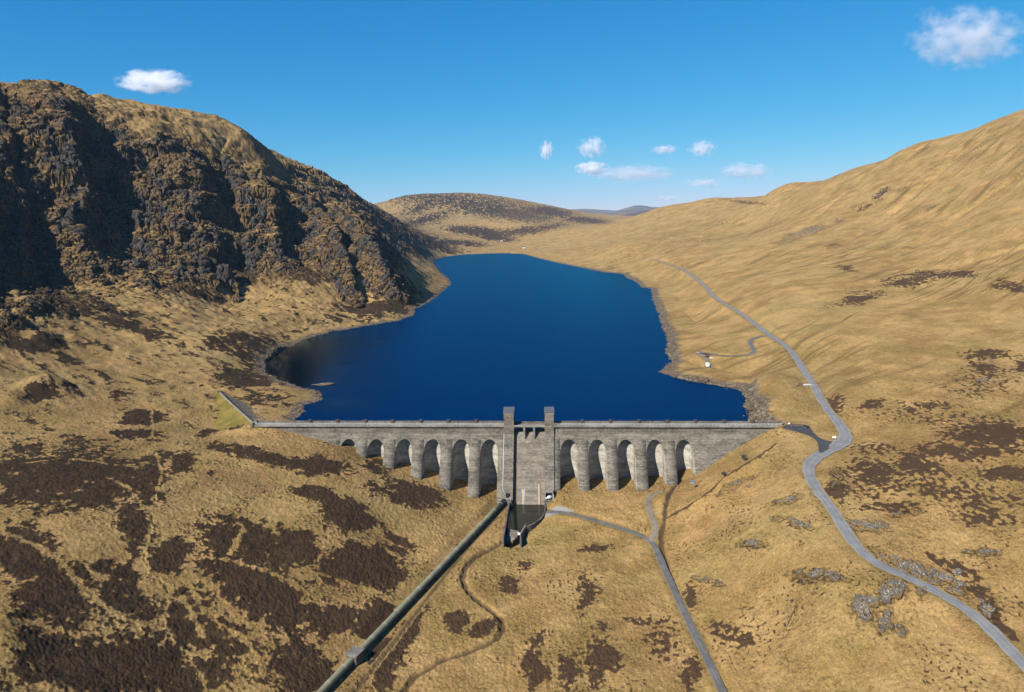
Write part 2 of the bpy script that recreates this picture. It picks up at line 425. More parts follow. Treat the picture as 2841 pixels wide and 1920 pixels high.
# the separate spurs that come down to the shore: gentle left flank, steep right flank
for pts, kl, kr in (([(560, 388, 1130), (577, 410, 1085), (619, 443, 1035), (631, 493, 985), (624, 540, 950)], .85, 2.3),
                    ([(700, 455, 1090), (744, 497, 1015), (778, 560, 955), (795, 627, 905)], .8, 3.2),
                    ([(770, 480, 1060), (803, 502, 1010), (845, 552, 955), (874, 610, 920), (887, 652, 905)], 1.9, 1.6),
                    ([(405, 335, 995), (436, 385, 945), (452, 440, 905), (456, 490, 880)], 1.0, 2.2)):
    P_ = chaikin([at_y(*q) for q in pts], 2)
    best = np.full(Z.shape, -1e6, np.float32)
    for a_, b_ in zip(P_, P_[1:]):
        kk = (np.abs(X - a_[0]) < 130) & (np.abs(Y - a_[1]) < 160)
        d_, t_ = seg_dist(X[kk], Y[kk], a_[0], a_[1], b_[0], b_[1])
        # the right flank is the side towards +x of the crest, seen from the camera
        side = (X[kk] - a_[0]) * (b_[1] - a_[1]) - (Y[kk] - a_[1]) * (b_[0] - a_[0])
        slope_ = np.where(side < 0, kr, kl) * (1 + .25 * noise2(X[kk] / 14, Y[kk] / 14, 58))
        best[kk] = np.maximum(best[kk], a_[2] + t_ * (b_[2] - a_[2]) - slope_ * np.maximum(d_ - 2, 0) + 2.5 * noise2(X[kk] / 20, Y[kk] / 20, 59))
    SPURM = np.maximum(SPURM, sstep(-1.0, 3.0, best - Z)); Z = np.maximum(Z, best)
# broken tiers: cliff, grassy ledge, cliff
for P_, am, sd_, ns in ((46.0, .45, 5, 85), (19.0, .38, 6, 38)):
    _s = Z / P_ + 0.75 * noise2(X / ns, Y / ns, sd_) + .25 * noise2(X / (ns * .3), Y / (ns * .3), sd_ + 9)
    _f = _s - np.floor(_s)
    Z = (Z + _w * am * P_ * (sstep(.22, .78, _f) - _f)).astype(np.float32)
CRAG = np.zeros_like(Z)

def col_of(th): return np.interp(th, TH, np.arange(NT))
def row_of(lr): return np.interp(lr, LR, np.arange(NR))
def height(x, y):
    th = np.arctan2(x, y); lr = 0.5 * np.log(np.asarray(x) ** 2 + np.asarray(y) ** 2)
    return bilin(Z, np.atleast_1d(col_of(th)), np.atleast_1d(row_of(lr)))
def hz(x, y): return float(height(np.array([x]), np.array([y]))[0])
_RL = np.exp(LR)
def ground(u, v, rmin=0):
    """the ground that the picture point (u, v) shows"""
    dx, dy, dz = ray(u, v)
    t = dz / math.hypot(dx, dy)
    f = float(col_of(math.atan2(dx, dy))); i = min(int(f), NT - 2); f -= i
    prof = (Z[i] * (1 - f) + Z[i + 1] * f)
    T = (prof - HC) / _RL
    ok = (T >= t) & (_RL > rmin)
    j = int(np.argmax(ok)) if ok.any() else NR - 1
    j = max(j, 1)
    a = (t - T[j - 1]) / max(T[j] - T[j - 1], 1e-6); a = min(max(a, 0), 1)
    r = _RL[j - 1] + a * (_RL[j] - _RL[j - 1])
    th = math.atan2(dx, dy)
    return r * math.sin(th), r * math.cos(th), float(prof[j - 1] + a * (prof[j] - prof[j - 1]))

# ------------------------------------------------------------------ reservoir shore: signed distance on a plan grid
SHORE = [at_z(u, v, 0.0)[:2] for u, v in SHORE_PX]
_rx, _ry = dam_world(146, -40); _lx, _ly = dam_world(-118, -40)
LOCH = SHORE + [(_rx - 14, _ry), (_lx, _ly)]
_sx0, _sx1, _sy0, _sy1, _sh = -420, 560, 300, 2420, 2.5
_gx = np.arange(_sx0, _sx1, _sh); _gy = np.arange(_sy0, _sy1, _sh)
_PX, _PY = np.meshgrid(_gx, _gy, indexing='ij')
_sd = np.full(_PX.shape, 1e9); _in = np.zeros(_PX.shape, bool)
for (ax, ay), (bx, by) in zip(LOCH, LOCH[1:] + LOCH[:1]):
    _sd = np.minimum(_sd, seg_dist(_PX, _PY, ax, ay, bx, by)[0])
    if ay != by:
        _in ^= ((ay > _PY) != (by > _PY)) & (_PX < (bx - ax) * (_PY - ay) / (by - ay) + ax)
SDF = np.where(_in, -_sd, _sd).astype(np.float32)
def shore_sd(x, y):
    s = bilin(SDF, (x - _sx0) / _sh, (y - _sy0) / _sh)
    out = (x < _sx0) | (x > _sx1 - 5) | (y < _sy0) | (y > _sy1 - 5)
    return np.where(out, 500, s).astype(np.float32)

# ------------------------------------------------------------------ roads, tracks and ditches: centre lines on the ground
def line_px(pts, step=None, smooth=2):
    q = [ground(*p[:2]) if len(p) < 3 else at_z(*p) for p in pts]
    return chaikin(q, smooth)
ROAD = chaikin([at_z(*p) for p in ROAD_PX], 2)
TRACK = line_px([(1675, 1640), (1640, 1571), (1605, 1495), (1565, 1415), (1530, 1340), (1505, 1285), (1490, 1248), (1478, 1228), (1455, 1215), (1420, 1203), (1380, 1190), (1340, 1178), (1300, 1167), (1265, 1162), (1240, 1160)])
GRAVEL = line_px([(1478, 1230), (1487, 1212), (1487, 1195), (1481, 1175), (1474, 1158), (1470, 1142), (1474, 1128), (1486, 1119), (1505, 1115)])
SPUR = line_px([(1745, 761), (1722, 764), (1706, 770), (1701, 777), (1707, 788), (1713, 796), (1706, 803), (1690, 807), (1650, 808), (1618, 805), (1592, 800)])
SPUR2 = line_px([(1590, 803), (1600, 811), (1606, 818), (1609, 830), (1620, 837)])
STREAM = line_px([(1162, 1212), (1140, 1230), (1118, 1244), (1090, 1258), (1066, 1277), (1054, 1295), (1050, 1315), (1060, 1338), (1085, 1362), (1112, 1382), (1134, 1398), (1143, 1418), (1135, 1445), (1105, 1460), (1070, 1475), (1030, 1487), (1000, 1497), (985, 1508), (955, 1525), (930, 1545), (917, 1571), (905, 1620)])
DITCH = line_px([(1546, 1088), (1530, 1104), (1518, 1125), (1511, 1150), (1508, 1180), (1503, 1205), (1500, 1228), (1512, 1275), (1542, 1360), (1577, 1433), (1612, 1500), (1646, 1568), (1680, 1630)])
DYKE = line_px([(1760, 1010), (1720, 1040), (1690, 1058), (1645, 1085), (1620, 1110), (1590, 1133), (1560, 1152), (1530, 1168), (1515, 1178)])
PIPE_A = at_z(1144, 1136, -29.6); PIPE_B = at_z(728, 1571, -32.6)
PIPETRACK = line_px([(1128, 1170), (1080, 1222), (1040, 1268), (990, 1330), (940, 1400), (890, 1465), (840, 1525), (800, 1580)])

def near_line(line, rad):
    """per terrain vertex: distance to a line, the line's height there, within rad"""
    D = np.full(Z.shape, 1e6, np.float32); H = np.zeros(Z.shape, np.float32)
    th = [math.atan2(p[0], p[1]) for p in line]; rr = [math.hypot(p[0], p[1]) for p in line]
    for k in range(len(line) - 1):
        a, b = line[k], line[k + 1]
        r0, r1 = min(rr[k], rr[k + 1]) - rad, max(rr[k], rr[k + 1]) + rad
        e = rad / max(r0, 50)
        i0, i1 = np.searchsorted(TH, [min(th[k], th[k + 1]) - e, max(th[k], th[k + 1]) + e])
        j0, j1 = np.searchsorted(LR, [math.log(max(r0, 90)), math.log(r1)])
        if i1 <= i0 or j1 <= j0: continue
        s = (slice(i0, i1), slice(j0, j1))
        d, t = seg_dist(X[s], Y[s], a[0], a[1], b[0], b[1])
        m = d < D[s]
        D[s] = np.where(m, d, D[s]); H[s] = np.where(m, a[2] + t * (b[2] - a[2]), H[s])
    return D, H

# ------------------------------------------------------------------ relief detail
LX, LY = dam_local(X, Y)
UPSTREAM = sstep(-1.0, 5.0, LY)
AHEAD = (np.abs(LX) < 160) & (LY < 6)
SD = shore_sd(X, Y)
SDN = SD + (3.0 * noise2(X / 17, Y / 17, 21) + 1.6 * noise2(X / 5.5, Y / 5.5, 22)) * sstep(2.0, 12.0, LY)
ROUGH = sstep(0.0, 40.0, SD * UPSTREAM + 40 * (1 - UPSTREAM))
LEFT = sstep(0.05, -0.12, TT)
FAR = sstep(250, 900, RR)
big = fbm(X / 120, Y / 120, 3, 31)
mid = fbm(X / 32, Y / 32, 3, 33)
sml = fbm(X / 8, Y / 8, 3, 35)
NEARDAM0 = (1 - sstep(120, 180, np.abs(LX))) * (1 - sstep(14, 74, np.abs(LY + 12)))
Z += ROUGH * (1 - NEARDAM0) * (FAR * 3.0 * big * (0.6 + 0.8 * LEFT))
NEARDAM = ((1 - sstep(120, 165, np.abs(LX))) * (1 - sstep(14, 60, np.abs(LY + 12)))).astype(np.float32)
Z += mid * (0.5 + 2.2 * FAR * (0.35 + LEFT)) * (0.3 + 0.7 * ROUGH) * (1 - .75 * NEARDAM)
Z += sml * (0.18 + 0.5 * FAR * LEFT + 0.12 * FAR)
# hillside runnels on the right: creases that run down towards the water
_a = R(30)
_ru = X * math.cos(_a) + Y * math.sin(_a); _rv = -X * math.sin(_a) + Y * math.cos(_a)
_rw = _rv + 12 * noise2(_ru / 90, _rv / 90, 41)
run = noise2(_ru / 160, _rw / 14, 42) * 0.42 + noise2(_ru / 70, _rw / 5.5, 43) * 0.4 + noise2(_ru / 38, _rw / 2.6, 44) * 0.42
RIGHT = sstep(0.02, 0.14, TT) * sstep(330, 520, RR) * (1 - 0.5 * sstep(1500, 2600, RR))
RUNW = 0.35 + 0.9 * sstep(-.25, .5, fbm(X / 170, Y / 170, 2, 45))
run = run * RUNW
Z += RIGHT * run * (0.45 + 0.5 * sstep(500, 1400, RR)) * sstep(2, 30, SD)
for pts, half, dep in (([(2324, 392), (2250, 440), (2170, 490), (2090, 545), (2010, 600)], 9, 5), ([(2200, 330), (2120, 400), (2040, 470), (1960, 520), (1900, 560)], 10, 5), ([(1960, 400), (1900, 450), (1820, 510), (1740, 560), (1640, 600)], 11, 4.5), ([(1800, 430), (1730, 480), (1640, 530), (1560, 570)], 11, 4), ([(2324, 560), (2200, 590), (2080, 640)], 7, 2.5), ([(1640, 462), (1590, 500), (1520, 540), (1450, 575)], 12, 4)):
    D, H = near_line(line_px(pts), half * 3)
    Z -= (dep * np.exp(-((D + 3 * noise2(X / 25, Y / 25, 46)) / half) ** 2)).astype(np.float32)
for (u, v, Yd, rad, h) in [(1780, 432, 1980, 70, 16), (1600, 462, 2450, 110, 14), (2080, 345, 1500, 80, 12), (1940, 395, 1640, 60, 10), (1500, 480, 2750, 120, 12)]:
    gx, gy, gz = at_y(u, v, Yd)
    d = np.hypot(X - gx, Y - gy) / rad * (1 + .2 * noise2(X / 60, Y / 60, 47))
    Z += (h * np.exp(-d * d * 1.2)).astype(np.float32)
# hummocks and knolls on the left moor
for (u, v, rad, h) in [(15, 740, 16, 5), (100, 775, 14, 5.5), (125, 885, 12, 6), (80, 870, 12, 4), (540, 780, 40, 6), (880, 692, 26, 4), (545, 640, 24, 8), (200, 640, 30, 7), (330, 640, 30, 5), (180, 590, 30, 12), (260, 570, 26, 10), (420, 640, 26, 5), (690, 640, 26, 5), (610, 600, 24, 9), (60, 700, 20, 5), (20, 905, 12, 3), (25, 1480, 8, 2.2), (10, 1420, 7, 1.5)]:
    gx, gy, gz = ground(u, v)
    d = np.hypot(X - gx, (Y - gy) * 0.8) / rad * (1 + 0.25 * noise2(X / rad * 1.3, Y / rad * 1.3, 51))
    Z += (h * np.exp(-d * d * 1.6)).astype(np.float32)
# right-hand rocky steps above and below the road
for (u, v, rad, h) in [(1990, 1350, 9, 2.2), (2090, 640, 34, 3.5), (2280, 645, 30, 2.5), (2180, 1000, 18, 1.5), (1890, 1110, 7, 1.5), (2250, 860, 22, 2)]:
    gx, gy, gz = ground(u, v)
    d = np.hypot(X - gx, Y - gy) / rad
    Z += (h * np.exp(-d * d * 1.4)).astype(np.float32)

# ------------------------------------------------------------------ what grows where (the heather map)
PU, PV = project(X, Y, Z)
PU = PU.astype(np.float32); PV = PV.astype(np.float32)
HEATH = [(150, 1090, 190, 70, 0, .95), (337, 1085, 42, 65, 8, 1), (316, 950, 45, 14, 0, 1), (307, 987, 50, 10, 0, .9), (60, 1255, 80, 60, 35, 1), (120, 1345, 75, 65, 40, 1), (303, 1203, 38, 58, 0, 1), (384, 1267, 50, 43, 0, 1), (299, 1365, 92, 48, 18, 1),
         (265, 1297, 60, 18, 5, .9), (430, 1420, 60, 75, -10, 1), (500, 1460, 70, 45, 15, 1), (589, 1330, 115, 62, 18, 1.05), (660, 1390, 70, 50, 25, .95), (640, 1241, 105, 36, 8, 1), (525, 1207, 60, 45, 0, .8), (598, 1037, 105, 15, 12, 1), (734, 1062, 75, 18, 10, 1), (860, 1062, 40, 14, 15, .8),
         (711, 1124, 44, 18, 5, 1), (785, 1165, 66, 34, 25, 1.05), (418, 1045, 30, 22, 0, .95), (265, 1515, 200, 80, 5, 1.1), (666, 1515, 80, 58, 0, .95), (738, 1404, 62, 42, 10, .95), (790, 1301, 58, 30, 5, 1), (932, 1125, 68, 30, 12, 1), (832, 1270, 85, 33, 8, 1),
         (870, 1310, 60, 22, -10, .85), (848, 1418, 45, 38, -20, 1), (930, 1432, 16, 55, 25, 1), (880, 1520, 38, 48, 10, 1.1), (1042, 1399, 26, 25, 20, 1), (1100, 1425, 38, 16, -28, 1), (1152, 1328, 26, 19, 0, .95), (1190, 1283, 22, 18, 0, .8), (1216, 1522, 24, 58, 12, 1.05), (1290, 1528, 30, 45, 10, .85),
         (1235, 1446, 32, 13, -20, .8), (909, 1228, 38, 9, 18, .95), (900, 1246, 35, 9, 10, .9), (1335, 1350, 22, 48, 12, .75), (1357, 1487, 48, 55, 10, .95), (1510, 1448, 40, 42, 15, .8), (1562, 1530, 25, 38, 0, .85), (1565, 1360, 22, 26, 10, .85), (1480, 1413, 46, 10, 10, .8), (1680, 1456, 26, 16, 0, .8), (1640, 1440, 40, 25, 0, .6),
         (1340, 1245, 55, 7, -8, .9), (1903, 1115, 38, 20, 15, 1.0), (2251, 985, 115, 38, -2, .92), (2200, 1130, 150, 50, 4, .45), (2120, 940, 200, 30, 3, .42), (2230, 870, 120, 40, 0, .40), (1990, 1090, 110, 40, 8, .45), (2079, 1057, 65, 30, 10, .9), (1966, 1068, 48, 28, 15, .8), (2200, 1027, 120, 16, 2, .9), (2280, 1075, 55, 16, 10, .85), (2240, 1180, 100, 30, 5, .7), (2040, 1150, 70, 18, 5, .65), (2150, 1110, 120, 20, 4, .6), (2000, 1020, 90, 14, 3, .5), (1895, 918, 22, 24, 20, .75), (1974, 918, 36, 13, -15, .75), (2110, 923, 72, 8, 3, .85), (2228, 842, 34, 20, 10, .75),
         (2310, 830, 22, 16, 0, .85), (2086, 634, 90, 17, -8, .8), (2170, 622, 50, 8, 4, .9), (2290, 650, 45, 13, 12, .95), (1948, 678, 62, 13, -8, .85), (2245, 805, 60, 12, 0, .8), (1920, 610, 25, 6, 15, .7), (2130, 1345, 0.1, 0.1, 0, 0), (2170, 1290, 60, 16, 28, .9), (2260, 1400, 22, 60, -30, .9), (2215, 1345, 40, 16, 30, .8),
         (540, 970, 20, 6, -15, .9), (470, 985, 30, 8, -20, .85), (500, 940, 14, 16, 0, .5), (860, 700, 80, 22, -8, .95), (560, 790, 70, 34, 10, .7), (620, 800, 60, 25, -10, .6), (560, 860, 60, 25, 10, .75), (600, 905, 60, 16, 5, .6), (640, 860, 40, 14, 20, .7), (240, 700, 110, 12, 22, .6), (330, 755, 100, 14, 20, .6), (130, 680, 110, 14, 25, .65), (90, 790, 80, 14, 20, .6), (110, 890, 50, 22, 5, .9), (15, 740, 36, 22, 10, .9), (100, 780, 40, 16, 10, .9), (690, 625, 50, 18, 10, .8), (540, 620, 40, 18, 5, .8), (430, 660, 60, 12, 20, .6),
         (1080, 458, 220, 20, 4, .52), (1150, 482, 150, 20, 8, .68), (960, 500, 70, 10, -15, .6), (960, 470, 50, 8, -20, .6), (1250, 480, 60, 12, 8, .9), (1330, 500, 60, 8, 5, .9), (1080, 525, 60, 10, 5, .95), (1130, 540, 45, 8, 5, .9), (1170, 525, 60, 8, -10, .8), (1230, 520, 80, 8, -12, .75), (970, 545, 60, 10, 20, .85), (900, 520, 50, 12, 30, .8), (860, 490, 30, 10, 40, .8), (1000, 565, 50, 6, 15, .8), (950, 575, 30, 8, 20, .7), (1050, 552, 60, 6, 5, .7), (1700, 460, 40, 4, 5, .7), (2000, 440, 24, 8, -30, .9), (1960, 470, 30, 5, -25, .6)]
HE = np.zeros(Z.shape, np.float32)
WU = (fbm(X / 26, Y / 26, 3, 85) * 46 + fbm(X / 7, Y / 7, 2, 87) * 14).astype(np.float32)
WV = (fbm(X / 22, Y / 22, 3, 86) * 26 + fbm(X / 6, Y / 6, 2, 88) * 9).astype(np.float32)
for (u, v, ru, rv, an, st) in HEATH:
    if st <= 0: continue
    e = 1.7 * max(ru, rv)
    k = (np.abs(PU - u) < e) & (np.abs(PV - v) < e)
    if not k.any(): continue
    c, s = math.cos(R(an)), math.sin(R(an))
    wk = min(1.0, max(ru, rv) / 70.0)
    du, dv = PU[k] - u + WU[k] * wk, PV[k] - v + WV[k] * min(1.0, rv / 32.0)
    d = np.sqrt(((du * c + dv * s) / ru) ** 2 + ((-du * s + dv * c) / rv) ** 2)
    HE[k] = np.maximum(HE[k], st * (1 - sstep(0.25, 1.75, d)))
near0 = 1 - sstep(380, 620, RR)
n_l = fbm(X / 14, Y / 14, 3, 61); n_m = fbm(X / 4.5, Y / 4.5, 3, 63); n_s = noise2(X / 1.3, Y / 1.3, 65)
_sc = sstep(400, 900, RR)
n_ll = fbm(X / 45, Y / 45, 3, 67)
_b = R(-38); _lu = X * math.cos(_b) + Y * math.sin(_b); _lv = -X * math.sin(_b) + Y * math.cos(_b) + 10 * noise2(X / 40, Y / 40, 69)
lstr = (noise2(_lu / 55, _lv / 8, 70) + .7 * noise2(_lu / 22, _lv / 4, 74)).astype(np.float32)
MOOR = LEFT * sstep(360, 520, RR) * sstep(0.0, 25, SD)
n_d = noise2(X / 2.3, Y / 2.3, 76)
back = 0.12 * sstep(0.15, -0.2, TT) + 0.1 * n_ll * (1 + LEFT) + MOOR * (.12 + .30 * lstr) + .24 * n_d * sstep(.03, .3, HE) * (1 + 1.2 * sstep(.1, .2, TT)) + sstep(0.12, 0.2, TT) * (1 - sstep(330, 420, RR)) * (.10 * n_ll + .04)
hv = HE * 0.86 + back + (0.40 * n_l + 0.42 * n_m) * (0.75 + 0.25 * LEFT) + 0.22 * n_s * (1 - _sc) + 0.18 * run * RIGHT + 0.12
DOTS = sstep(.32, .46, noise2(X / 1.25, Y / 1.25, 55) + .2 * noise2(X / .6, Y / .6, 56)) * sstep(-.05, .30, fbm(X / 26, Y / 26, 3, 57) + .9 * HE * (1 - HE)) * near0
HEA = sstep(0.38, 0.80, hv + 0.10 * noise2(X / 0.7, Y / 0.7, 66) * (1 - _sc) - 0.16 * sstep(.25, .6, n_m - .3 * n_l))
HEA = np.maximum(HEA, .85 * DOTS).astype(np.float32)
GREEN = np.clip(0.35 + 0.9 * fbm(X / 38, Y / 38, 3, 71) + 0.35 * fbm(X / 9, Y / 9, 2, 73), 0, 1)
for (u, v, ru, rv, st) in [(145, 1066, 45, 28, .9), (180, 1015, 120, 18, .7), (500, 935, 60, 40, .6), (160, 1390, 50, 30, .8), (430, 1375, 30, 45, .7), (200, 1120, 60, 16, .7), (340, 600, 60, 25, 1), (400, 590, 60, 18, 1), (420, 570, 80, 16, .8), (1790, 920, 40, 30, .9), (1640, 830, 50, 25, .8), (1560, 850, 30, 20, .6), (1500, 640, 40, 20, .8), (1580, 660, 40, 30, .7), (2250, 700, 80, 30, .7), (2150, 830, 70, 14, .8), (1450, 600, 60, 12, .7), (560, 790, 80, 30, .7), (300, 1040, 100, 20, .6), (1100, 1290, 30, 30, .6)]:
    d = ((PU - u) / ru) ** 2 + ((PV - v) / rv) ** 2
    GREEN = np.maximum(GREEN, (st * (0.8 + 0.5 * n_m) * np.exp(-d)).astype(np.float32))
# tussocks and heather bushes stand up from the ground
near = (1 - sstep(350, 800, RR))
Z += near * (0.20 * n_s + 0.36 * HEA * (0.8 + 0.7 * noise2(X / .8, Y / .8, 75) + .5 * noise2(X / 2.4, Y / 2.4, 79)) + 0.22 * noise2(X / 2.6, Y / 2.6, 77) + .12 * noise2(X / .8, Y / .8, 78))
for (u, v, Yd, rad, h) in [(612, 352, 1140, 34, -15), (655, 362, 1260, 40, 9), (560, 306, 1120, 30, 5), (735, 402, 1400, 40, 9), (790, 432, 1520, 40, 8), (475, 280, 1070, 26, 5), (330, 252, 1000, 30, 4), (905, 505, 1900, 60, 12), (960, 535, 2150, 60, 10), (870, 500, 1680, 40, 8)]:
    gx, gy, gz = at_y(u, v, Yd)
    d = np.hypot(X - gx, Y - gy) / rad * (1 + .3 * noise2(X / 25, Y / 25, 48))
    Z += (h * np.exp(-d * d * 1.3)).astype(np.float32)
Z += (FAR * LEFT * sstep(4, 30, SD) * (1.6 * np.abs(noise2(X / 22, Y / 22, 52)) + 1.5 * (0.35 - np.abs(noise2(X / 9, Y / 9, 53))))).astype(np.float32)
Z += (1 - near) * HEA * 0.5

# crag rock: 3-D roughness on the steep left face
nr = np.gradient(Z, axis=1) / np.gradient(RR, axis=1)
nt = np.gradient(Z, axis=0) / (RR * np.gradient(TT, axis=0))
STEEP = np.sqrt(nr * nr + nt * nt)
CRAG = (sstep(0.34, 0.62, STEEP) * sstep(30, 62, Z) * LEFT * (1 - sstep(2000, 2600, RR))).astype(np.float32)
CRAG = np.maximum(CRAG, SPURM * sstep(.3, .6, STEEP)).astype(np.float32)
Z += TOPG * (1.6 * fbm(X / 11, Y / 11, 3, 14) + .8 * np.abs(noise2(X / 4, Y / 4, 15)))
CRAG *= (1 - .8 * TOPG).astype(np.float32)

# shore: land above the water, bed below it
land = np.minimum(0.16 * np.maximum(SDN, 0) + 0.12, 2.2 + 0.02 * SDN) - 8 * (1 - sstep(4, 26, LY)) * sstep(2, 16, SDN) - 8 * sstep(25, 60, SDN)
bed = -0.18 * np.maximum(-SDN, 0) - 0.15
wet = SDN < 0
Z = np.where((LY > 4) & ~wet & (SDN < 60), np.maximum(Z, land), Z)
Z = np.where(wet & (LY > 1.5), np.minimum(Z, bed), Z)
SHOREB = ((1 - sstep(3.0, 9.0, SDN + 3.5 * n_l + 2 * n_m - 4 * sstep(0.02, 0.14, TT))) * (LY > 3) * (RR < 2400)).astype(np.float32)

# roads, tracks and ditches cut into the ground
PEAT_SHADE = np.zeros_like(Z); GRAV = np.zeros_like(Z)
for line, half, cut in ((ROAD, 2.6, .3), (TRACK, 2.0, .25), (GRAVEL, 1.9, .2), (SPUR, 2.0, .22), (SPUR2, 2.2, .2)):
    D, H = near_line(line, 16)
    w = 1 - sstep(half + .4, half + 7.5 if line is ROAD else half + 3.5, D)
    Z = (Z * (1 - w) + (H - cut) * w).astype(np.float32)
    HEA *= 1 - (1 - sstep(half, half + 1.0, D)) * .9
    GREEN = np.maximum(GREEN, 0.75 * (1 - sstep(half + .3, half + 2.5, D)))
for line, half, dep, col in ((STREAM, 1.1, 1.3, .8), (DITCH, 1.0, 1.3, .95), (PIPETRACK, 1.0, .25, .75)):
    D, H = near_line(line, 12)
    D = D + 0.5 * noise2(X / 3, Y / 3, 81)
    Z -= (dep * (1 - sstep(half * .3, half * 1.7, D))).astype(np.float32)
    PEAT_SHADE = np.maximum(PEAT_SHADE, col * (1 - sstep(half * .5, half * 1.2, D)))  # dark bed strip; the shadow line of the cut is painted into it
    HEA *= sstep(half, half * 1.6, D)
_pl = [tuple(PIPE_A[k] + (PIPE_B[k] - PIPE_A[k]) * t for k in range(3)) for t in (-.02, .25, .5, .75, 1.0, 1.2)]
D, H = near_line(_pl, 16)
w = 1 - sstep(2.2, 8.0, D)
Z = (Z * (1 - w) + (H - 2.15) * w).astype(np.float32)
HEA *= sstep(1.5, 2.6, D)
for pts, half, pt in (([(345, 885), (345, 985), (360, 1050), (370, 1075), (350, 1135), (345, 1205), (325, 1265), (330, 1300), (370, 1320), (385, 1350), (370, 1415), (380, 1445), (425, 1485), (450, 1525), (470, 1571)], 1.3, .5),
                      ([(-20, 1200), (75, 1235), (145, 1280), (185, 1335), (230, 1375), (300, 1415), (372, 1428)], 1.8, 0), ([(250, 1085), (290, 1105), (320, 1145), (345, 1165)], 1.5, 0), ([(435, 1265), (500, 1267), (575, 1285), (650, 1315), (705, 1350)], 1.5, 0),
                      ([(552, 1200), (520, 1258)], 1.5, 0), ([(670, 1283), (730, 1305), (785, 1322), (850, 1340)], 1.2, 0), ([(140, 1135), (165, 1182), (175, 1225)], 1.0, 0), ([(430, 1330), (470, 1400), (560, 1450), (600, 1530)], 1.6, 0), ([(410, 1350), (430, 1380), (460, 1440)], 1.6, 0), ([(330, 1050), (280, 1060), (180, 1040), (60, 1050)], 1.0, 0)):
    D, H = near_line(line_px(pts), 9)
    D = D + 1.6 * n_m + .8 * n_s + .5
    HEA *= sstep(half * .35, half * 1.5, D)
    if pt:
        PEAT_SHADE = np.maximum(PEAT_SHADE, pt * (1 - sstep(.25, .6, D + .3))); Z -= (.5 * (1 - sstep(.2, .9, D + .3))).astype(np.float32)
D, H = near_line(DYKE, 8)
Z += (0.7 * (1 - sstep(.3, 1.2, D + .4 * noise2(X / 2.5, Y / 2.5, 83)))).astype(np.float32)
HEA = np.maximum(HEA, 0.8 * (1 - sstep(.4, 1.1, D + 0.9 * n_m)))
# the ground stays clear of the basin and of the grass bank
LW_PX = [(1161, 1108), (1155.6, 1138), (1151.5, 1162), (1147.4, 1188), (1144, 1205), (1141, 1221)]
RW_PX = [(1236, 1110), (1237.5, 1153), (1236, 1164), (1228, 1176), (1215, 1186), (1201.5, 1193), (1192, 1195)]
WT = -30.4
ZW = -33.0
def in_poly(px, py, poly):
    ins = np.zeros(np.shape(px), bool)
    for (ax, ay), (bx, by) in zip(poly, poly[1:] + poly[:1]):
        if ay != by:
            ins ^= ((ay > py) != (by > py)) & (px < (bx - ax) * (py - ay) / (by - ay) + ax)
    return ins
def poly_sd(poly, pad):
    """signed distance to a plan polygon for terrain vertices nearby (big elsewhere)"""
    out = np.full(Z.shape, 1e6, np.float32)
    px = [p[0] for p in poly]; py = [p[1] for p in poly]
    k = (X > min(px) - pad) & (X < max(px) + pad) & (Y > min(py) - pad) & (Y < max(py) + pad)
    xx, yy = X[k], Y[k]
    d = np.full(xx.shape, 1e6)
    for a, b in zip(poly, poly[1:] + poly[:1]):
        d = np.minimum(d, seg_dist(xx, yy, a[0], a[1], b[0], b[1])[0])
    out[k] = np.where(in_poly(xx, yy, poly), -d, d)
    return out
BASIN = [at_z(u, v, WT)[:2] for u, v in RW_PX + [(1181, 1214), (1182, 1226)] + LW_PX[::-1]]
sd = poly_sd(BASIN, 12)
Z = np.where(sd < 0.2, np.minimum(Z, -37.5), Z).astype(np.float32)
_cp3 = [(1774, 970, 4.9), (1786, 963, 4.9), (1834, 964, 4.9), (1840, 973, 4.8), (1850, 986, 4.6), (1862, 995, 4.5), (1880, 1001, 4.4), (1902, 1003, 4.4), (1884, 1018, 4.1), (1858, 1031, 3.9), (1857, 1008, 4.2), (1849, 996, 4.4), (1830, 986, 4.6), (1806, 979, 4.8), (1784, 973, 4.9)]
CARPARK = [at_z(*q) for q in _cp3]; _cpz = CARPARK
_M = np.linalg.lstsq(np.array([(p[0], p[1], 1) for p in CARPARK]), np.array([p[2] for p in CARPARK]), rcond=None)[0]
CARPARK = [p[:2] for p in CARPARK]
sd = poly_sd(CARPARK, 14)
w = (1 - sstep(0.5, 6.0, sd)) * sstep(2.0, 5.0, near_line(ROAD, 8)[0])
Z = (Z * (1 - w) + (_M[0] * X + _M[1] * Y + _M[2] - .18) * w).astype(np.float32)
HEA *= sstep(-.5, 1.5, sd)
YARD = [at_z(u, v, -30.6)[:2] for u, v in [(1234, 1164), (1252, 1155), (1262, 1156), (1285, 1163), (1300, 1168), (1285, 1171), (1262, 1172), (1236, 1171)]]
sd = poly_sd(YARD, 8)
GRAV = np.maximum(GRAV, (1 - sstep(-.5, 1.0, sd + .5 * n_s)))

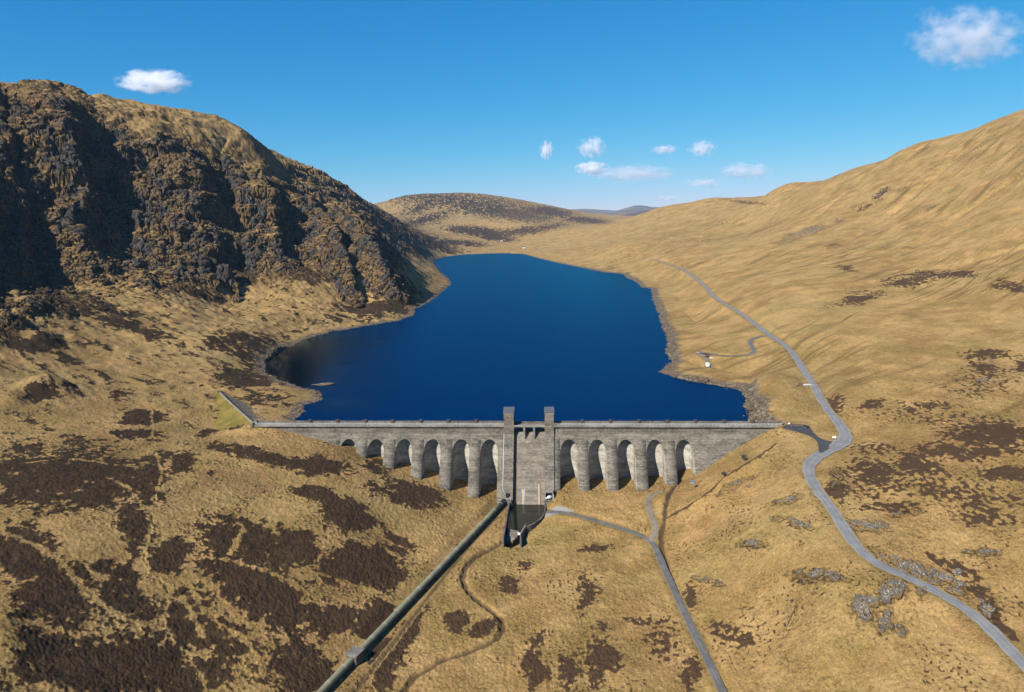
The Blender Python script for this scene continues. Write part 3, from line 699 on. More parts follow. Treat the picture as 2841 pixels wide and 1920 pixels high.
# crag displacement along the surface normal
VX, VY, VZ = X.copy(), Y.copy(), Z.copy()
k = CRAG > 0.02
gx = np.sin(TT) * nr + np.cos(TT) * nt; gy = np.cos(TT) * nr - np.sin(TT) * nt
nl = np.sqrt(1 + gx * gx + gy * gy)
NXv, NYv, NZv = (-gx / nl)[k], (-gy / nl)[k], (1 / nl)[k]
x, y, z = X[k], Y[k], Z[k]
def n3(s, zs, seed): return noise3(x / s, y / s, z / (s * zs), seed)
c1, e1 = worley3(x / 12, y / 12, z / 17, 1)
wx = x + 2.5 * n3(9, 1, 90); wy = y + 2.5 * n3(9, 1, 89)
c2, e2 = worley3(wx / 5, wy / 5, z / 7, 2)
c3, e3 = worley3(wx / 2.6, wy / 2.6, z / 3, 3)
d = 4.5 * (0.45 - np.abs(n3(34, 1.8, 91))) + 3.0 * (0.4 - np.abs(n3(15, 1.6, 92)))
d += 2.6 * (c1 - .5) + 2.2 * (c2 - .5) + 1.5 * (c3 - .5) - 2.4 * (1 - sstep(0, .16, e1)) - 1.5 * (1 - sstep(0, .2, e2))
_q = (z + .3 * x + 6 * n3(40, 1, 94)) / 15.0; _q = _q - np.floor(_q)
d += 3.2 * (sstep(0, .3, _q) - _q)
cg = CRAG[k]
VX[k] += d * cg * NXv; VY[k] += d * cg * NYv; VZ[k] += d * cg * NZv * 0.6
ROCKN = np.zeros_like(Z)
ROCKN[k] = cg * (0.42 + 0.7 * noise3(x / 26, y / 26, z / 34, 97) + 0.35 * n3(7, 2.2, 98) + .35 * (c2 - .5))
# rocky patches on the right-hand slope and in the road cutting
OUTC = [(1958, 1378, 34, 36, -20, 1.1), (2022, 1345, 40, 30, -35, 1.1), (2005, 1415, 34, 24, -40, 1.1), (2055, 1285, 90, 15, 27, 1.1), (2150, 1320, 70, 15, 32, 1.0), (1975, 1192, 50, 12, 10, 1.1), (1775, 1135, 36, 14, -10, .95), (1800, 1188, 52, 9, 12, .9), (1710, 1235, 34, 11, 5, .95), (1860, 1302, 72, 15, 5, 1.0), (1610, 1318, 40, 8, 12, .85),
        (2092, 1342, 12, 20, 0, 1.1), (2046, 1430, 16, 14, 0, .8), (2233, 1252, 38, 9, 5, .85), (2245, 1388, 26, 20, 40, 1.0), (1660, 1105, 36, 9, -30, .75), (1705, 1085, 20, 6, -20, .7), (1895, 1090, 14, 22, -15, .8), (1850, 1125, 14, 8, 0, .7), (2060, 1165, 45, 8, -5, .7), (1830, 1320, 30, 10, 10, .7), (1700, 1380, 16, 5, 0, .5),
        (1835, 525, 55, 8, -14, 1), (1790, 545, 30, 6, -10, .8), (2000, 440, 20, 9, -30, 1), (1940, 470, 26, 5, -25, .7), (2240, 865, 30, 9, 0, .9), (2050, 430, 16, 5, -30, .6), (1890, 560, 22, 5, -20, .6), (1900, 500, 22, 6, -25, .8), (2110, 470, 16, 5, -20, .8), (2010, 560, 16, 5, -20, .6)]
OUTM = np.zeros_like(Z)
for (u, v, ru, rv, an, st) in OUTC:
    e = 2 * max(ru, rv); k = (np.abs(PU - u) < e) & (np.abs(PV - v) < e)
    c, s = math.cos(R(an)), math.sin(R(an)); du, dv = PU[k] - u + WU[k] * min(.6, ru / 60), PV[k] - v + WV[k] * min(.6, rv / 26)
    q = ((du * c + dv * s) / ru) ** 2 + ((-du * s + dv * c) / rv) ** 2
    m = st * np.exp(-q * q) * (0.62 + 0.9 * n_m[k] + 0.6 * n_s[k] + .45 * noise2(X[k] / 2.2, Y[k] / 2.2, 54))
    OUTM[k] = np.maximum(OUTM[k], st * np.exp(-q))
    ROCKN[k] = np.maximum(ROCKN[k], m)
    VZ[k] += (.85 if v > 1250 else .7) * sstep(.40, .75, m) * (0.6 + 0.8 * noise2(X[k] / .9, Y[k] / .9, 99)) + .3 * np.exp(-q)

idx = np.arange(NT * NR, dtype=np.int32).reshape(NT, NR)
faces = np.stack([idx[:-1, :-1], idx[1:, :-1], idx[1:, 1:], idx[:-1, 1:]], -1).reshape(-1, 4)[:, ::-1]
terrain = mesh_np('terrain', np.stack([VX, VY, VZ], -1).reshape(-1, 3), faces, None, smooth=True)
# broken rock is faceted, turf is smooth
_fl = (CRAG[:-1, :-1] < .25) & (np.abs(ROCKN[:-1, :-1]) < .45)
terrain.data.polygons.foreach_set('use_smooth', np.ascontiguousarray(_fl).ravel())
tag(terrain, kind='structure')
for nm, arr in (('heather', HEA), ('green', GREEN), ('rock', ROCKN), ('shore', SHOREB), ('peat_shade', PEAT_SHADE), ('gravel', GRAV), ('runnel', RIGHT * run), ('brown', np.clip(MOOR * (.20 + .55 * lstr + .4 * n_m) + RIGHT * (.10 + .55 * n_ll + .25 * n_l), 0, 1)), ('near_shade', 1 - sstep(320, 560, RR)), ('outcrop', OUTM), ('crag', CRAG), ('dull', sstep(40, -140, X + 20 * n_l) * (0.8 + .5 * n_m))):
    at = terrain.data.attributes.new(nm, 'FLOAT', 'POINT')
    at.data.foreach_set('value', np.ascontiguousarray(arr, dtype=np.float32).ravel())

# ------------------------------------------------------------------ materials
class NT_:
    """small helper for building node materials"""
    def __init__(self, name):
        self.m = bpy.data.materials.new(name); self.m.use_nodes = True
        self.t = self.m.node_tree; self.n = self.t.nodes; self.l = self.t.links
        self.b = self.n['Principled BSDF']
    def new(self, ty, **kw):
        o = self.n.new(ty)
        for k, v in kw.items(): setattr(o, k, v)
        return o
    def link(self, a, b): self.l.new(a, b)
    def put(self, sock, v):
        if hasattr(v, 'is_output'): self.l.new(v, sock)
        elif isinstance(v, (tuple, list)): sock.default_value = v if len(v) == len(sock.default_value) else (*v, 1)
        else: sock.default_value = v
    def coord(self, kind='Object'):
        return self.new('ShaderNodeTexCoord').outputs[kind]
    def mapping(self, vec, scale=(1, 1, 1), rot=(0, 0, 0)):
        o = self.new('ShaderNodeMapping'); self.link(vec, o.inputs[0])
        o.inputs['Scale'].default_value = scale; o.inputs['Rotation'].default_value = rot
        return o.outputs[0]
    def noise(self, vec, scale, detail=4, rough=.55, out='Fac'):
        o = self.new('ShaderNodeTexNoise'); self.link(vec, o.inputs['Vector'])
        o.inputs['Scale'].default_value = scale; o.inputs['Detail'].default_value = detail; o.inputs['Roughness'].default_value = rough
        return o.outputs[out]
    def voro(self, vec, scale, out='Distance', feature='F1'):
        o = self.new('ShaderNodeTexVoronoi'); o.feature = feature; self.link(vec, o.inputs['Vector']); o.inputs['Scale'].default_value = scale
        return o.outputs[out]
    def attr(self, name): return self.new('ShaderNodeAttribute', attribute_name=name).outputs['Fac']
    def ma(self, op, a, b=0.0, c=0.0, clamp=False):
        o = self.new('ShaderNodeMath', operation=op); o.use_clamp = clamp
        for s, v in zip(o.inputs, (a, b, c)): self.put(s, v)
        return o.outputs[0]
    def ramp(self, x, lo, hi, a=0.0, b=1.0):
        o = self.new('ShaderNodeMapRange'); o.interpolation_type = 'SMOOTHSTEP'
        for s, v in zip(o.inputs, (x, lo, hi, a, b)): self.put(s, v)
        return o.outputs[0]
    def mix(self, f, a, b, mode='MIX'):
        o = self.new('ShaderNodeMix', data_type='RGBA', blend_type=mode)
        self.put(o.inputs[0], f); self.put(o.inputs[6], a); self.put(o.inputs[7], b)
        return o.outputs[2]
    def bump(self, h, strength=.3, dist=.1, normal=None):
        o = self.new('ShaderNodeBump'); self.put(o.inputs['Strength'], strength); self.put(o.inputs['Distance'], dist); self.link(h, o.inputs['Height'])
        if normal is not None: self.link(normal, o.inputs['Normal'])
        return o.outputs[0]
    def done(self, col, rough=.9, spec=.2, normal=None, metal=0.0):
        if metal == 0.0: col = self.mix(1.0, col, (.82, .82, .82), 'MULTIPLY')
        self.put(self.b.inputs['Base Color'], col); self.put(self.b.inputs['Roughness'], rough)
        self.b.inputs['Specular IOR Level'].default_value = spec; self.put(self.b.inputs['Metallic'], metal)
        if normal is not None: self.link(normal, self.b.inputs['Normal'])
        return self.m

def plain(name, col, rough=.6, spec=.3, metal=0.0, var=.15, scale=3.0):
    m = NT_(name); o = m.coord()
    f = m.noise(o, scale, 4)
    c = m.mix(f, tuple(x * (1 - var) for x in col), tuple(min(x * (1 + var), 1) for x in col))
    return m.done(c, rough, spec, None, metal)

def terrain_mat():
    m = NT_('moorland')
    o = m.coord()
    n1 = m.noise(o, .012, 4); n2 = m.noise(o, .06, 4); n3 = m.noise(o, .35, 4, .6); n4 = m.noise(o, 1.6, 3, .65)
    n5 = m.noise(m.mapping(o, (1, 1, 1), (0, 0, .7)), .028, 5, .62)
    straw = m.mix(m.ramp(n2, .35, .65), (.250, .152, .054), (.400, .252, .102))
    straw = m.mix(m.ramp(n1, .45, .68), straw, (.350, .238, .098))
    straw = m.mix(m.ramp(n5, .50, .68, 0, .65), straw, (.170, .088, .034))
    straw = m.mix(m.ramp(n3, .48, .72, 0, .60), straw, (.175, .098, .036))
    straw = m.mix(m.ramp(n4, .48, .68, 0, .65), straw, (.440, .300, .125))
    straw = m.mix(m.ramp(n4, .48, .32, 0, .55), straw, (.105, .062, .022))
    g = m.ma('MULTIPLY', m.attr('green'), m.ramp(n3, .3, .62, .3, 1.0))
    col = m.mix(m.ma('MULTIPLY', g, .55), straw, m.mix(n4, (.085, .074, .014), (.170, .150, .036)))
    col = m.mix(m.ma('MULTIPLY', m.attr('dull'), .25, 0, True), col, m.mix(n4, (.115, .080, .036), (.285, .202, .100)))
    col = m.mix(m.ma('MULTIPLY', m.attr('brown'), m.ramp(n4, .70, .38, .12, .65)), col, (.105, .068, .030))
    tus_shade = m.noise(o, .95, 3, .6)  # self-shadow of the grass near the camera, painted in as dark specks
    col = m.mix(m.ma('MULTIPLY', m.attr('near_shade'), m.ma('MULTIPLY', m.ramp(tus_shade, .47, .66, .14, .85), m.ramp(m.noise(o, .07, 4, .6), .40, .64, .25, 1.0))), col, (.085, .052, .017))
    # runnels on the hillside carry darker rushes
    col = m.mix(m.ramp(m.attr('runnel'), .04, .32, 0, .62), col, (.110, .068, .026))
    # heather
    hea = m.mix(m.ramp(n4, .35, .7), (.006, .0042, .0030), (.034, .022, .0135))
    hea = m.mix(m.ramp(n3, .52, .72, 0, .7), hea, (.060, .040, .014))
    hea = m.mix(m.ramp(m.noise(o, .16, 4, .6), .45, .65, 0, .5), hea, (.040, .025, .0145))
    hea = m.mix(m.ma('MULTIPLY', m.ma('SUBTRACT', 1.0, m.attr('dull'), 0, True), .55), hea, (.078, .045, .026))
    h = m.ramp(m.ma('ADD', m.attr('heather'), m.ma('MULTIPLY', m.ma('SUBTRACT', n4, .5), 1.7)), .30, .72)
    col = m.mix(m.ma('MULTIPLY', h, .96), col, hea)
    # rock faces: where the crag is steep, and the mapped outcrops
    rk = m.noise(m.mapping(o, (1, 1, .35)), .35, 6, .65)
    rock = m.mix(m.ramp(rk, .35, .65), (.028, .025, .022), (.075, .068, .060))
    rock = m.mix(m.ramp(rk, .60, .74, 0, .8), rock, (.235, .230, .220))
    spk = m.noise(o, 1.1, 4, .7)
    rock = m.mix(m.ma('MULTIPLY', m.attr('outcrop'), m.ramp(m.noise(o, 2.0, 4, .7), .54, .64, 0, .85), 0, True), m.mix(m.ma('MULTIPLY', m.attr('outcrop'), .92, 0, True), rock, m.mix(spk, (.075, .060, .046), (.215, .185, .148))), (.50, .47, .41))
    ra = m.attr('rock')
    nz = m.new('ShaderNodeSeparateXYZ'); m.link(m.new('ShaderNodeNewGeometry').outputs['Normal'], nz.inputs[0])
    steep = m.ma('MULTIPLY', m.ramp(nz.outputs[2], .72, .42), m.ramp(ra, .0, .35))
    veg = m.mix(m.ramp(n3, .35, .65), (.030, .018, .009), (.095, .058, .022))
    col = m.mix(m.ma('MULTIPLY', m.ramp(ra, .02, .3), m.ramp(nz.outputs[2], .90, .70, .15, .9)), col, veg)
    col = m.mix(m.ma('MULTIPLY', m.attr('crag'), m.ramp(nz.outputs[2], .93, .74, .22, .92)), col, m.mix(m.ramp(n3, .35, .62), (.036, .024, .015), (.165, .108, .053)))
    rmask = m.ma('MAXIMUM', m.ma('MULTIPLY', steep, m.ramp(m.ma('ADD', ra, m.ma('MULTIPLY', rk, .6)), .55, .95)), m.ramp(m.ma('ADD', ra, m.ma('MULTIPLY', m.ma('SUBTRACT', rk, .5), .5)), .50, .68))
    col = m.mix(rmask, col, rock)
    # stony shore
    st = m.mix(m.ramp(m.voro(o, .7, 'Color'), .3, .8), (.070, .054, .038), (.190, .155, .115))
    st = m.mix(m.ramp(n3, .45, .65), st, (.125, .085, .048))
    col = m.mix(m.attr('shore'), col, st)
    col = m.mix(m.attr('peat_shade'), col, m.mix(n3, (.030, .020, .013), (.105, .072, .042)))
    col = m.mix(m.attr('gravel'), col, m.mix(n4, (.19, .185, .18), (.27, .26, .25)))
    hgt = m.ma('ADD', m.ma('MULTIPLY', n3, .8), m.ma('MULTIPLY', m.noise(o, 2.6, 4, .7), .5))
    b = m.bump(m.ma('ADD', hgt, m.ma('MULTIPLY', m.ma('MULTIPLY', rk, m.ramp(ra, .0, .3)), 2.5)), 1.0, .6)
    return m.done(col, .95, .08, b)
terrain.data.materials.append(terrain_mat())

def water_mat():
    m = NT_('loch_water')
    o = m.coord('Object')
    ruf = m.new('ShaderNodeMapRange')
    w1 = m.noise(m.mapping(o, (1, 1.3, 1), (0, 0, .4)), .55, 3, .6)
    w2 = m.noise(o, .09, 2)
    calm = m.attr('calm')
    slick = m.noise(m.mapping(o, (.012, .05, 1), (0, 0, -.15)), 1.0, 4, .6)
    k = m.ma('MULTIPLY', m.ma('SUBTRACT', 1.0, calm), m.ramp(slick, .30, .52, .55, 1.0))
    b = m.bump(m.ma('ADD', w1, m.ma('MULTIPLY', w2, .6)), m.ma('MULTIPLY', k, .6), .6)
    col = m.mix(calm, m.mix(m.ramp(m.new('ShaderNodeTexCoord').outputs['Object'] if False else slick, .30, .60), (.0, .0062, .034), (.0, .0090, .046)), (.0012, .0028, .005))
    m.put(m.b.inputs['Base Color'], col); m.b.inputs['Roughness'].default_value = .6; m.b.inputs['Specular IOR Level'].default_value = 0.0
    gl = m.new('ShaderNodeBsdfGlossy'); gl.inputs['Roughness'].default_value = .12; m.link(b, gl.inputs['Normal'])
    m.put(gl.inputs['Roughness'], m.ma('ADD', .05, m.ma('MULTIPLY', k, .10)))
    fr = m.new('ShaderNodeFresnel'); fr.inputs['IOR'].default_value = 1.33
    # wind-ruffled water never gets as mirror-like as a flat sheet; calm water does
    f = m.ma('MULTIPLY', fr.outputs[0], m.ma('ADD', .45, m.ma('MULTIPLY', calm, .35)))
    m.put(gl.inputs['Color'], m.mix(calm, (.06, .80, 1.0), (.7, .85, 1.0)))
    mx = m.new('ShaderNodeMixShader'); m.link(f, mx.inputs[0]); m.link(m.b.outputs[0], mx.inputs[1]); m.link(gl.outputs[0], mx.inputs[2])
    out = [n for n in m.n if n.type == 'OUTPUT_MATERIAL'][0]; m.link(mx.outputs[0], out.inputs[0])
    return m.m
# the reservoir: a sheet at z = 0 that runs a little under its shores and ends inside the dam
_wx = []
_p2 = np.array(SHORE)
_c = _p2.mean(0)
loch_pts = []
for i, p in enumerate(SHORE):
    a = np.array(SHORE[max(i - 1, 0)]); b = np.array(SHORE[min(i + 1, len(SHORE) - 1)])
    t = b - a; t = t / (np.linalg.norm(t) + 1e-9); nrm = np.array([-t[1], t[0]])
    loch_pts.append(np.array(p) + nrm * 9)
a0 = dam_world(-140, 2.0); a1 = dam_world(140, 2.0)
GS = 7.0
gx = np.arange(-330, 480, GS); gy = np.arange(350, 2320, GS)
GX, GY = np.meshgrid(gx, gy, indexing='ij')
lyy = dam_local(GX, GY)[1]
sdg = shore_sd(GX.astype(np.float32), GY.astype(np.float32))
keep = (sdg < 12)
vz = np.zeros_like(GX)
push = np.clip(2.2 - lyy, 0, None)
lxx = dam_local(GX, GY)[0]
inside = keep & (lyy > -GS)
GX2 = GX + push * NX[0]; GY2 = GY + push * NX[1]
ii = np.arange(GX.size).reshape(GX.shape)
q = keep[:-1, :-1] & keep[1:, :-1] & keep[1:, 1:] & keep[:-1, 1:] & (lyy[:-1, :-1] > -GS) & (lyy[1:, :-1] > -GS) & (lyy[1:, 1:] > 2.0) & (np.abs(lxx[:-1, :-1]) < 9000)
fc = np.stack([ii[:-1, :-1], ii[1:, :-1], ii[1:, 1:], ii[:-1, 1:]], -1)[q]
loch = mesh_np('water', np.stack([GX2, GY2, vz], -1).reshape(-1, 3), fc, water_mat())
tag(loch, kind='structure')
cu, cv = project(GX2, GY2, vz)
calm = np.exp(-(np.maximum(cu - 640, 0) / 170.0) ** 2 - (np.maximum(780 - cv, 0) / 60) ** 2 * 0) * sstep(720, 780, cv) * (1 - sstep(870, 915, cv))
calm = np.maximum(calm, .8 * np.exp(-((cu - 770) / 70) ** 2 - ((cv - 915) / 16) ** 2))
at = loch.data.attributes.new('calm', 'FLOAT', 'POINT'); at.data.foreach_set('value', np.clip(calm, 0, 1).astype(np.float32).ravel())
# ------------------------------------------------------------------ materials of the built things
def concrete_mat(name, dark, light, lifts=1.25, stain=1.0):
    m = NT_(name); o = m.coord()
    sp = m.new('ShaderNodeSeparateXYZ'); m.link(o, sp.inputs[0])
    wob = m.noise(m.mapping(o, (.25, .25, .5)), 1.0, 2)
    zz = m.ma('ADD', m.ma('DIVIDE', sp.outputs[2], lifts), m.ma('MULTIPLY', wob, .12))
    fr = m.ma('FRACT', zz); lift = m.ma('FLOOR', zz)
    band = m.new('ShaderNodeTexWhiteNoise', noise_dimensions='2D')
    cb = m.new('ShaderNodeCombineXYZ'); m.link(lift, cb.inputs[0]); m.link(m.ma('FLOOR', m.ma('DIVIDE', sp.outputs[0], 7.85)), cb.inputs[1]); m.link(cb.outputs[0], band.inputs['Vector'])
    n1 = m.noise(m.mapping(o, (.10, .10, .35)), 1.0, 5, .65); n2 = m.noise(m.mapping(o, (.5, .5, 1.6)), 1.0, 5, .7); n3 = m.noise(m.mapping(o, (1.2, 1.2, .12)), 1.0, 4, .6)
    c = m.mix(m.ramp(n1, .35, .65), dark, light)
    c = m.mix(m.ma('MULTIPLY', band.outputs[0], .22), c, tuple(x * .55 for x in dark))
    c = m.mix(m.ramp(n2, .45, .70, 0, .55), c, tuple(x * 1.35 for x in light))
    c = m.mix(m.ramp(n2, .46, .30, 0, .60 * stain), c, tuple(x * .45 for x in dark))
    c = m.mix(m.ramp(n3, .54, .70, 0, .62 * stain), c, tuple(x * .40 for x in dark))
    line = m.ma('MULTIPLY', m.ramp(fr, .10, .02), m.ramp(n2, .40, .62))
    c = m.mix(m.ma('MULTIPLY', line, .9), c, tuple(min(x * 2.1, .6) for x in light))
    edge = m.ma('MULTIPLY', m.ramp(fr, .86, .95), m.ramp(n1, .6, .4))
    c = m.mix(m.ma('MULTIPLY', edge, .4), c, tuple(x * .4 for x in dark))
    b = m.bump(m.ma('ADD', n2, m.ma('MULTIPLY', line, -.4)), .5, .08)
    return m.done(c, .92, .15, b)
M_WALL = concrete_mat('weathered_concrete', (.080, .071, .058), (.172, .155, .126))
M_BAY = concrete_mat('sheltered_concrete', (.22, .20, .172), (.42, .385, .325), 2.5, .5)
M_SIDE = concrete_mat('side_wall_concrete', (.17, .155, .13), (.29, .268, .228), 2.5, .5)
M_SPILL = concrete_mat('spillway_concrete', (.115, .099, .080), (.190, .167, .136), 1.7, .6)
M_TRIM = concrete_mat('pale_concrete', (.150, .138, .118), (.235, .218, .190), 2.0, .6)
M_DARKC = plain('dark_concrete', (.085, .066, .052), .9, .1, 0, .35, 1.5)
M_SLATE = plain('slate', (.085, .088, .105), .5, .4, 0, .3, 1.2)
M_RAIL = plain('galvanised_steel', (.50, .51, .52), .45, .5, .3)
M_PIPE = plain('painted_pipe', (.195, .198, .130), .55, .30, 0, .30, .35)
M_FLANGE = plain('pale_flange', (.30, .31, .26), .5, .3, 0, .6, 1.1)
M_WHITE = plain('white_paint', (.78, .78, .76), .4, .5, 0, .05)
M_TIMBER = plain('weathered_timber', (.20, .165, .12), .9, .1, 0, .3)
M_YELLOW = plain('yellow_timber', (.42, .27, .10), .8, .2)
M_GLASS = plain('dark_glass', (.015, .018, .022), .08, .6)
M_TYRE = plain('black_rubber', (.02, .02, .02), .8, .2)
M_BLACK = plain('black_paint', (.012, .012, .014), .25, .6)
M_RUST = plain('rust_stain', (.165, .088, .045), .9, .1, 0, .5, .8)
M_LIME = plain('lime_stain', (.31, .285, .235), .9, .1, 0, .2, .8)

def asphalt(name, a, b):
    m = NT_(name); o = m.coord()
    n1 = m.noise(o, .25, 4); n2 = m.noise(o, 2.2, 3, .7)
    t = m.new('ShaderNodeUVMap'); sp = m.new('ShaderNodeSeparateXYZ'); m.link(t.outputs[0], sp.inputs[0])
    v = m.ma('ABSOLUTE', m.ma('SUBTRACT', sp.outputs[0], .5))
    track = m.ramp(m.ma('ABSOLUTE', m.ma('SUBTRACT', v, .22)), .13, .03)
    c = m.mix(m.ramp(n1, .35, .65), a, b)
    c = m.mix(m.ma('MULTIPLY', track, .35), c, tuple(x * .72 for x in a))
    c = m.mix(m.ramp(v, .40, .5, 0, .5), c, tuple(min(x * 1.35, 1) for x in b))
    c = m.mix(m.ramp(n2, .5, .75, 0, .4), c, tuple(x * .75 for x in a))
    return m.done(c, .85, .2)
M_ROAD = asphalt('worn_asphalt', (.160, .162, .164), (.208, .208, .208))
M_TRACK = asphalt('track_asphalt', (.100, .096, .092), (.150, .143, .134))
M_GRAVEL = asphalt('gravel', (.150, .122, .085), (.220, .180, .130))
M_NEWTAR = asphalt('fresh_asphalt', (.046, .046, .049), (.060, .060, .063))

# ------------------------------------------------------------------ roads and tracks
def ribbon(name, line, half, mat, lift=.12, kind='structure', hfun=None):
    n = len(line); V = []; F = []
    uv = []
    K = 6
    L = 0
    for i, p in enumerate(line):
        a, b = line[max(i - 1, 0)], line[min(i + 1, n - 1)]
        tx, ty = b[0] - a[0], b[1] - a[1]; l = math.hypot(tx, ty) + 1e-9
        nx, ny = ty / l, -tx / l
        h = half(i / (n - 1)) if callable(half) else half
        h *= 1 + .07 * math.sin(i * 1.7) + .05 * math.sin(i * .61)
        for k in range(K + 1):
            s = -1 + 2 * k / K
            V.append((p[0] + nx * h * s, p[1] + ny * h * s, p[2] + lift - .10 * s * s))
    for i in range(n - 1):
        for k in range(K):
            q = i * (K + 1) + k
            F.append((q, q + 1, q + K + 2, q + K + 1))
    o = mesh_np(name, V, F, mat, None, True)
    me = o.data
    ul = me.uv_layers.new(name='UVMap')
    vi = np.zeros(len(me.loops), np.int32); me.loops.foreach_get('vertex_index', vi)
    uvs = np.stack([(vi % (K + 1)) / K, (vi // (K + 1)) * .1], -1).astype(np.float32)
    ul.data.foreach_set('uv', uvs.ravel())
    tag(o, kind=kind)
    return o
def dense(line, step):
    out = [line[0]]
    for a, b in zip(line, line[1:]):
        d = math.hypot(b[0] - a[0], b[1] - a[1]); k = max(1, int(d / step))
        for j in range(1, k + 1): out.append(tuple(a[c] + (b[c] - a[c]) * j / k for c in range(3)))
    return out
ribbon('road', ROAD, lambda t: 2.25 + 1.3 * math.exp(-((t - .45) / .06) ** 2), M_ROAD, .16)
ribbon('track', TRACK, 1.5, M_TRACK, .12)
ribbon('gravel_track', GRAVEL, 1.6, M_GRAVEL, .10)
ribbon('side_track', SPUR, 1.7, M_TRACK, .12)
ribbon('lay_by', SPUR2, 2.0, M_GRAVEL, .12)
# junction throats and the asphalt apron beside the dam
def sheet(name, pts, z, mat):
    bm = bmesh.new()
    bm.faces.new([bm.verts.new((p[0], p[1], z)) for p in pts])
    bmesh.ops.triangulate(bm, faces=bm.faces[:])
    bmesh.ops.recalc_face_normals(bm, faces=bm.faces[:])
    if sum(f.normal.z for f in bm.faces) < 0: bmesh.ops.reverse_faces(bm, faces=bm.faces[:])
    me = bpy.data.meshes.new(name); bm.to_mesh(me); bm.free(); me.materials.append(mat)
    me.uv_layers.new(name='UVMap')
    o = bpy.data.objects.new(name, me); COL.objects.link(o)
    return tag(o, kind='structure')
_cpl = chaikin([(p[0], p[1], 0) for p in CARPARK + CARPARK[:1]], 1)[:-1]
_cps = sheet('car_park', _cpl, 0.0, M_NEWTAR)
for v in _cps.data.vertices: v.co.z = _M[0] * v.co.x + _M[1] * v.co.y + _M[2] + .02
_f = [at_z(u, v, z) for u, v, z in [(1456, 1214, -30.1), (1470, 1214, -29.9), (1485, 1206, -29.7), (1492, 1212, -29.8), (1490, 1235, -30.2), (1497, 1262, -30.9), (1489, 1262, -30.9), (1478, 1236, -30.3)]]
def drape(name, pts, mat, lift):
    c = np.mean(np.array(pts), axis=0)
    V = [(c[0], c[1], hz(c[0], c[1]) + lift)] + [(p[0], p[1], hz(p[0], p[1]) + lift) for p in pts]
    n = len(pts)
    o = mesh_np(name, V, [(0, 1 + i, 1 + (i + 1) % n) for i in range(n)], mat)
    if sum(p.normal.z for p in o.data.polygons) < 0: o.data.flip_normals()
    o.data.uv_layers.new(name='UVMap')
    return tag(o, kind='structure')

# ------------------------------------------------------------------ the dam
dam = empty('concrete_dam', (DAM_O[0], DAM_O[1], 0.0), -math.atan(DAM_T))
tag(dam, 'long grey concrete buttress dam with arched bays holding back the blue loch', 'dam')
def lx_face(u, v):
    p = on_face(u, v); return float(dam_local(p[0], p[1])[0])
X_L, X_R = lx_face(582, 966), lx_face(1768, 968)
BAYS = [lx_face(u, 1005) for u in (790.8, 853.6, 917.6, 981.8, 1046.6, 1110.8, 1291.0, 1355.4, 1420.2, 1486.2, 1551.8)]
def lx_plane(u, v, ly):
    dx, dy, dz = ray(u, v)
    k = (DAM_O[0] * NX[0] + DAM_O[1] * NX[1] + ly) / (dx * NX[0] + dy * NX[1])
    return float(dam_local(dx * k, dy * k)[0])
TLa, TLb = lx_plane(1143, 960, -1), lx_plane(1166, 960, -1)
TRa, TRb = lx_plane(1236, 960, -1), lx_plane(1257, 960, -1)
BR = 4.75
APEX_Y = -1.9
zs = np.concatenate([np.arange(-46, DAM_Z - 14, 1.0), np.arange(DAM_Z - 14, DAM_Z, .3), [DAM_Z]])
def bay_y(dx):
    return APEX_Y - 4.6 + 4.6 * np.sqrt(np.maximum(1 - (dx / BR) ** 2, 0))
def grid_mesh(name, xs, fy, zlo, zhi, mat, parent, smooth=False):
    z = zs[(zs >= zlo - 1e-6) & (zs <= zhi + 1e-6)]
    V = [(x, fy(x, zz), zz) for x in xs for zz in z]
    m = len(z)
    F = [(i * m + j, (i + 1) * m + j, (i + 1) * m + j + 1, i * m + j + 1) for i in range(len(xs) - 1) for j in range(m - 1)]
    return mesh_np(name, V, F, mat, parent, smooth)
Z_UP = float(zs[np.argmin(np.abs(zs - (DAM_Z - 6.0)))])
# the plain upper wall above the bays, left and right of the spillway
for xa, xb in ((X_L, TLa + .2), (TRb - .2, X_R)):
    xs = np.arange(xa, xb, 3.0); xs = np.append(xs, xb)
    grid_mesh('upper_wall', xs, lambda x, z: float(face_y(z)), Z_UP, DAM_Z, M_WALL, dam)
# buttresses and bays below it
edges = []
for side, lim0, lim1 in ((BAYS[:6], X_L, TLa + .2), (BAYS[6:], TRb - .2, X_R)):
    cuts = [lim0] + [c for c in side] + [lim1]
    for i in range(len(cuts) - 1):
        a = cuts[i] + (BR if i > 0 else 0); b = cuts[i + 1] - (BR if i < len(cuts) - 2 else 0)
        xs = np.linspace(a, b, max(2, int((b - a) / 3) + 1))
        V = []; z = zs[zs <= Z_UP + 1e-6]; m = len(z)
        cols = [(float(x), [float(face_y(q)) for q in z]) for x in xs]
        back = APEX_Y - 4.6 + 4.4
        if i > 0: cols = [(a, [max(float(face_y(q)), back) for q in z])] + cols
        if i < len(cuts) - 2: cols = cols + [(b, [max(float(face_y(q)), back) for q in z])]
        V = [(x, yy[j], z[j]) for x, yy in cols for j in range(m)]
        F = [(p * m + j, (p + 1) * m + j, (p + 1) * m + j + 1, p * m + j + 1) for p in range(len(cols) - 1) for j in range(m - 1)]
        ob = mesh_np('buttress', V, F, M_WALL, dam)
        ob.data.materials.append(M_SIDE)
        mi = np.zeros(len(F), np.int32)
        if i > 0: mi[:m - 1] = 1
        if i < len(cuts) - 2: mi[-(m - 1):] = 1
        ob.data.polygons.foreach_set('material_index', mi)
DEEP = 4.4
def bay_out(dx):            # height of the arch outline at an offset from the bay's centre
    y = float(bay_y(dx)); lo, hi = -46.0, DAM_Z
    for _ in range(40):
        mid_ = .5 * (lo + hi)
        if float(face_y(mid_)) < y: lo = mid_
        else: hi = mid_
    return lo
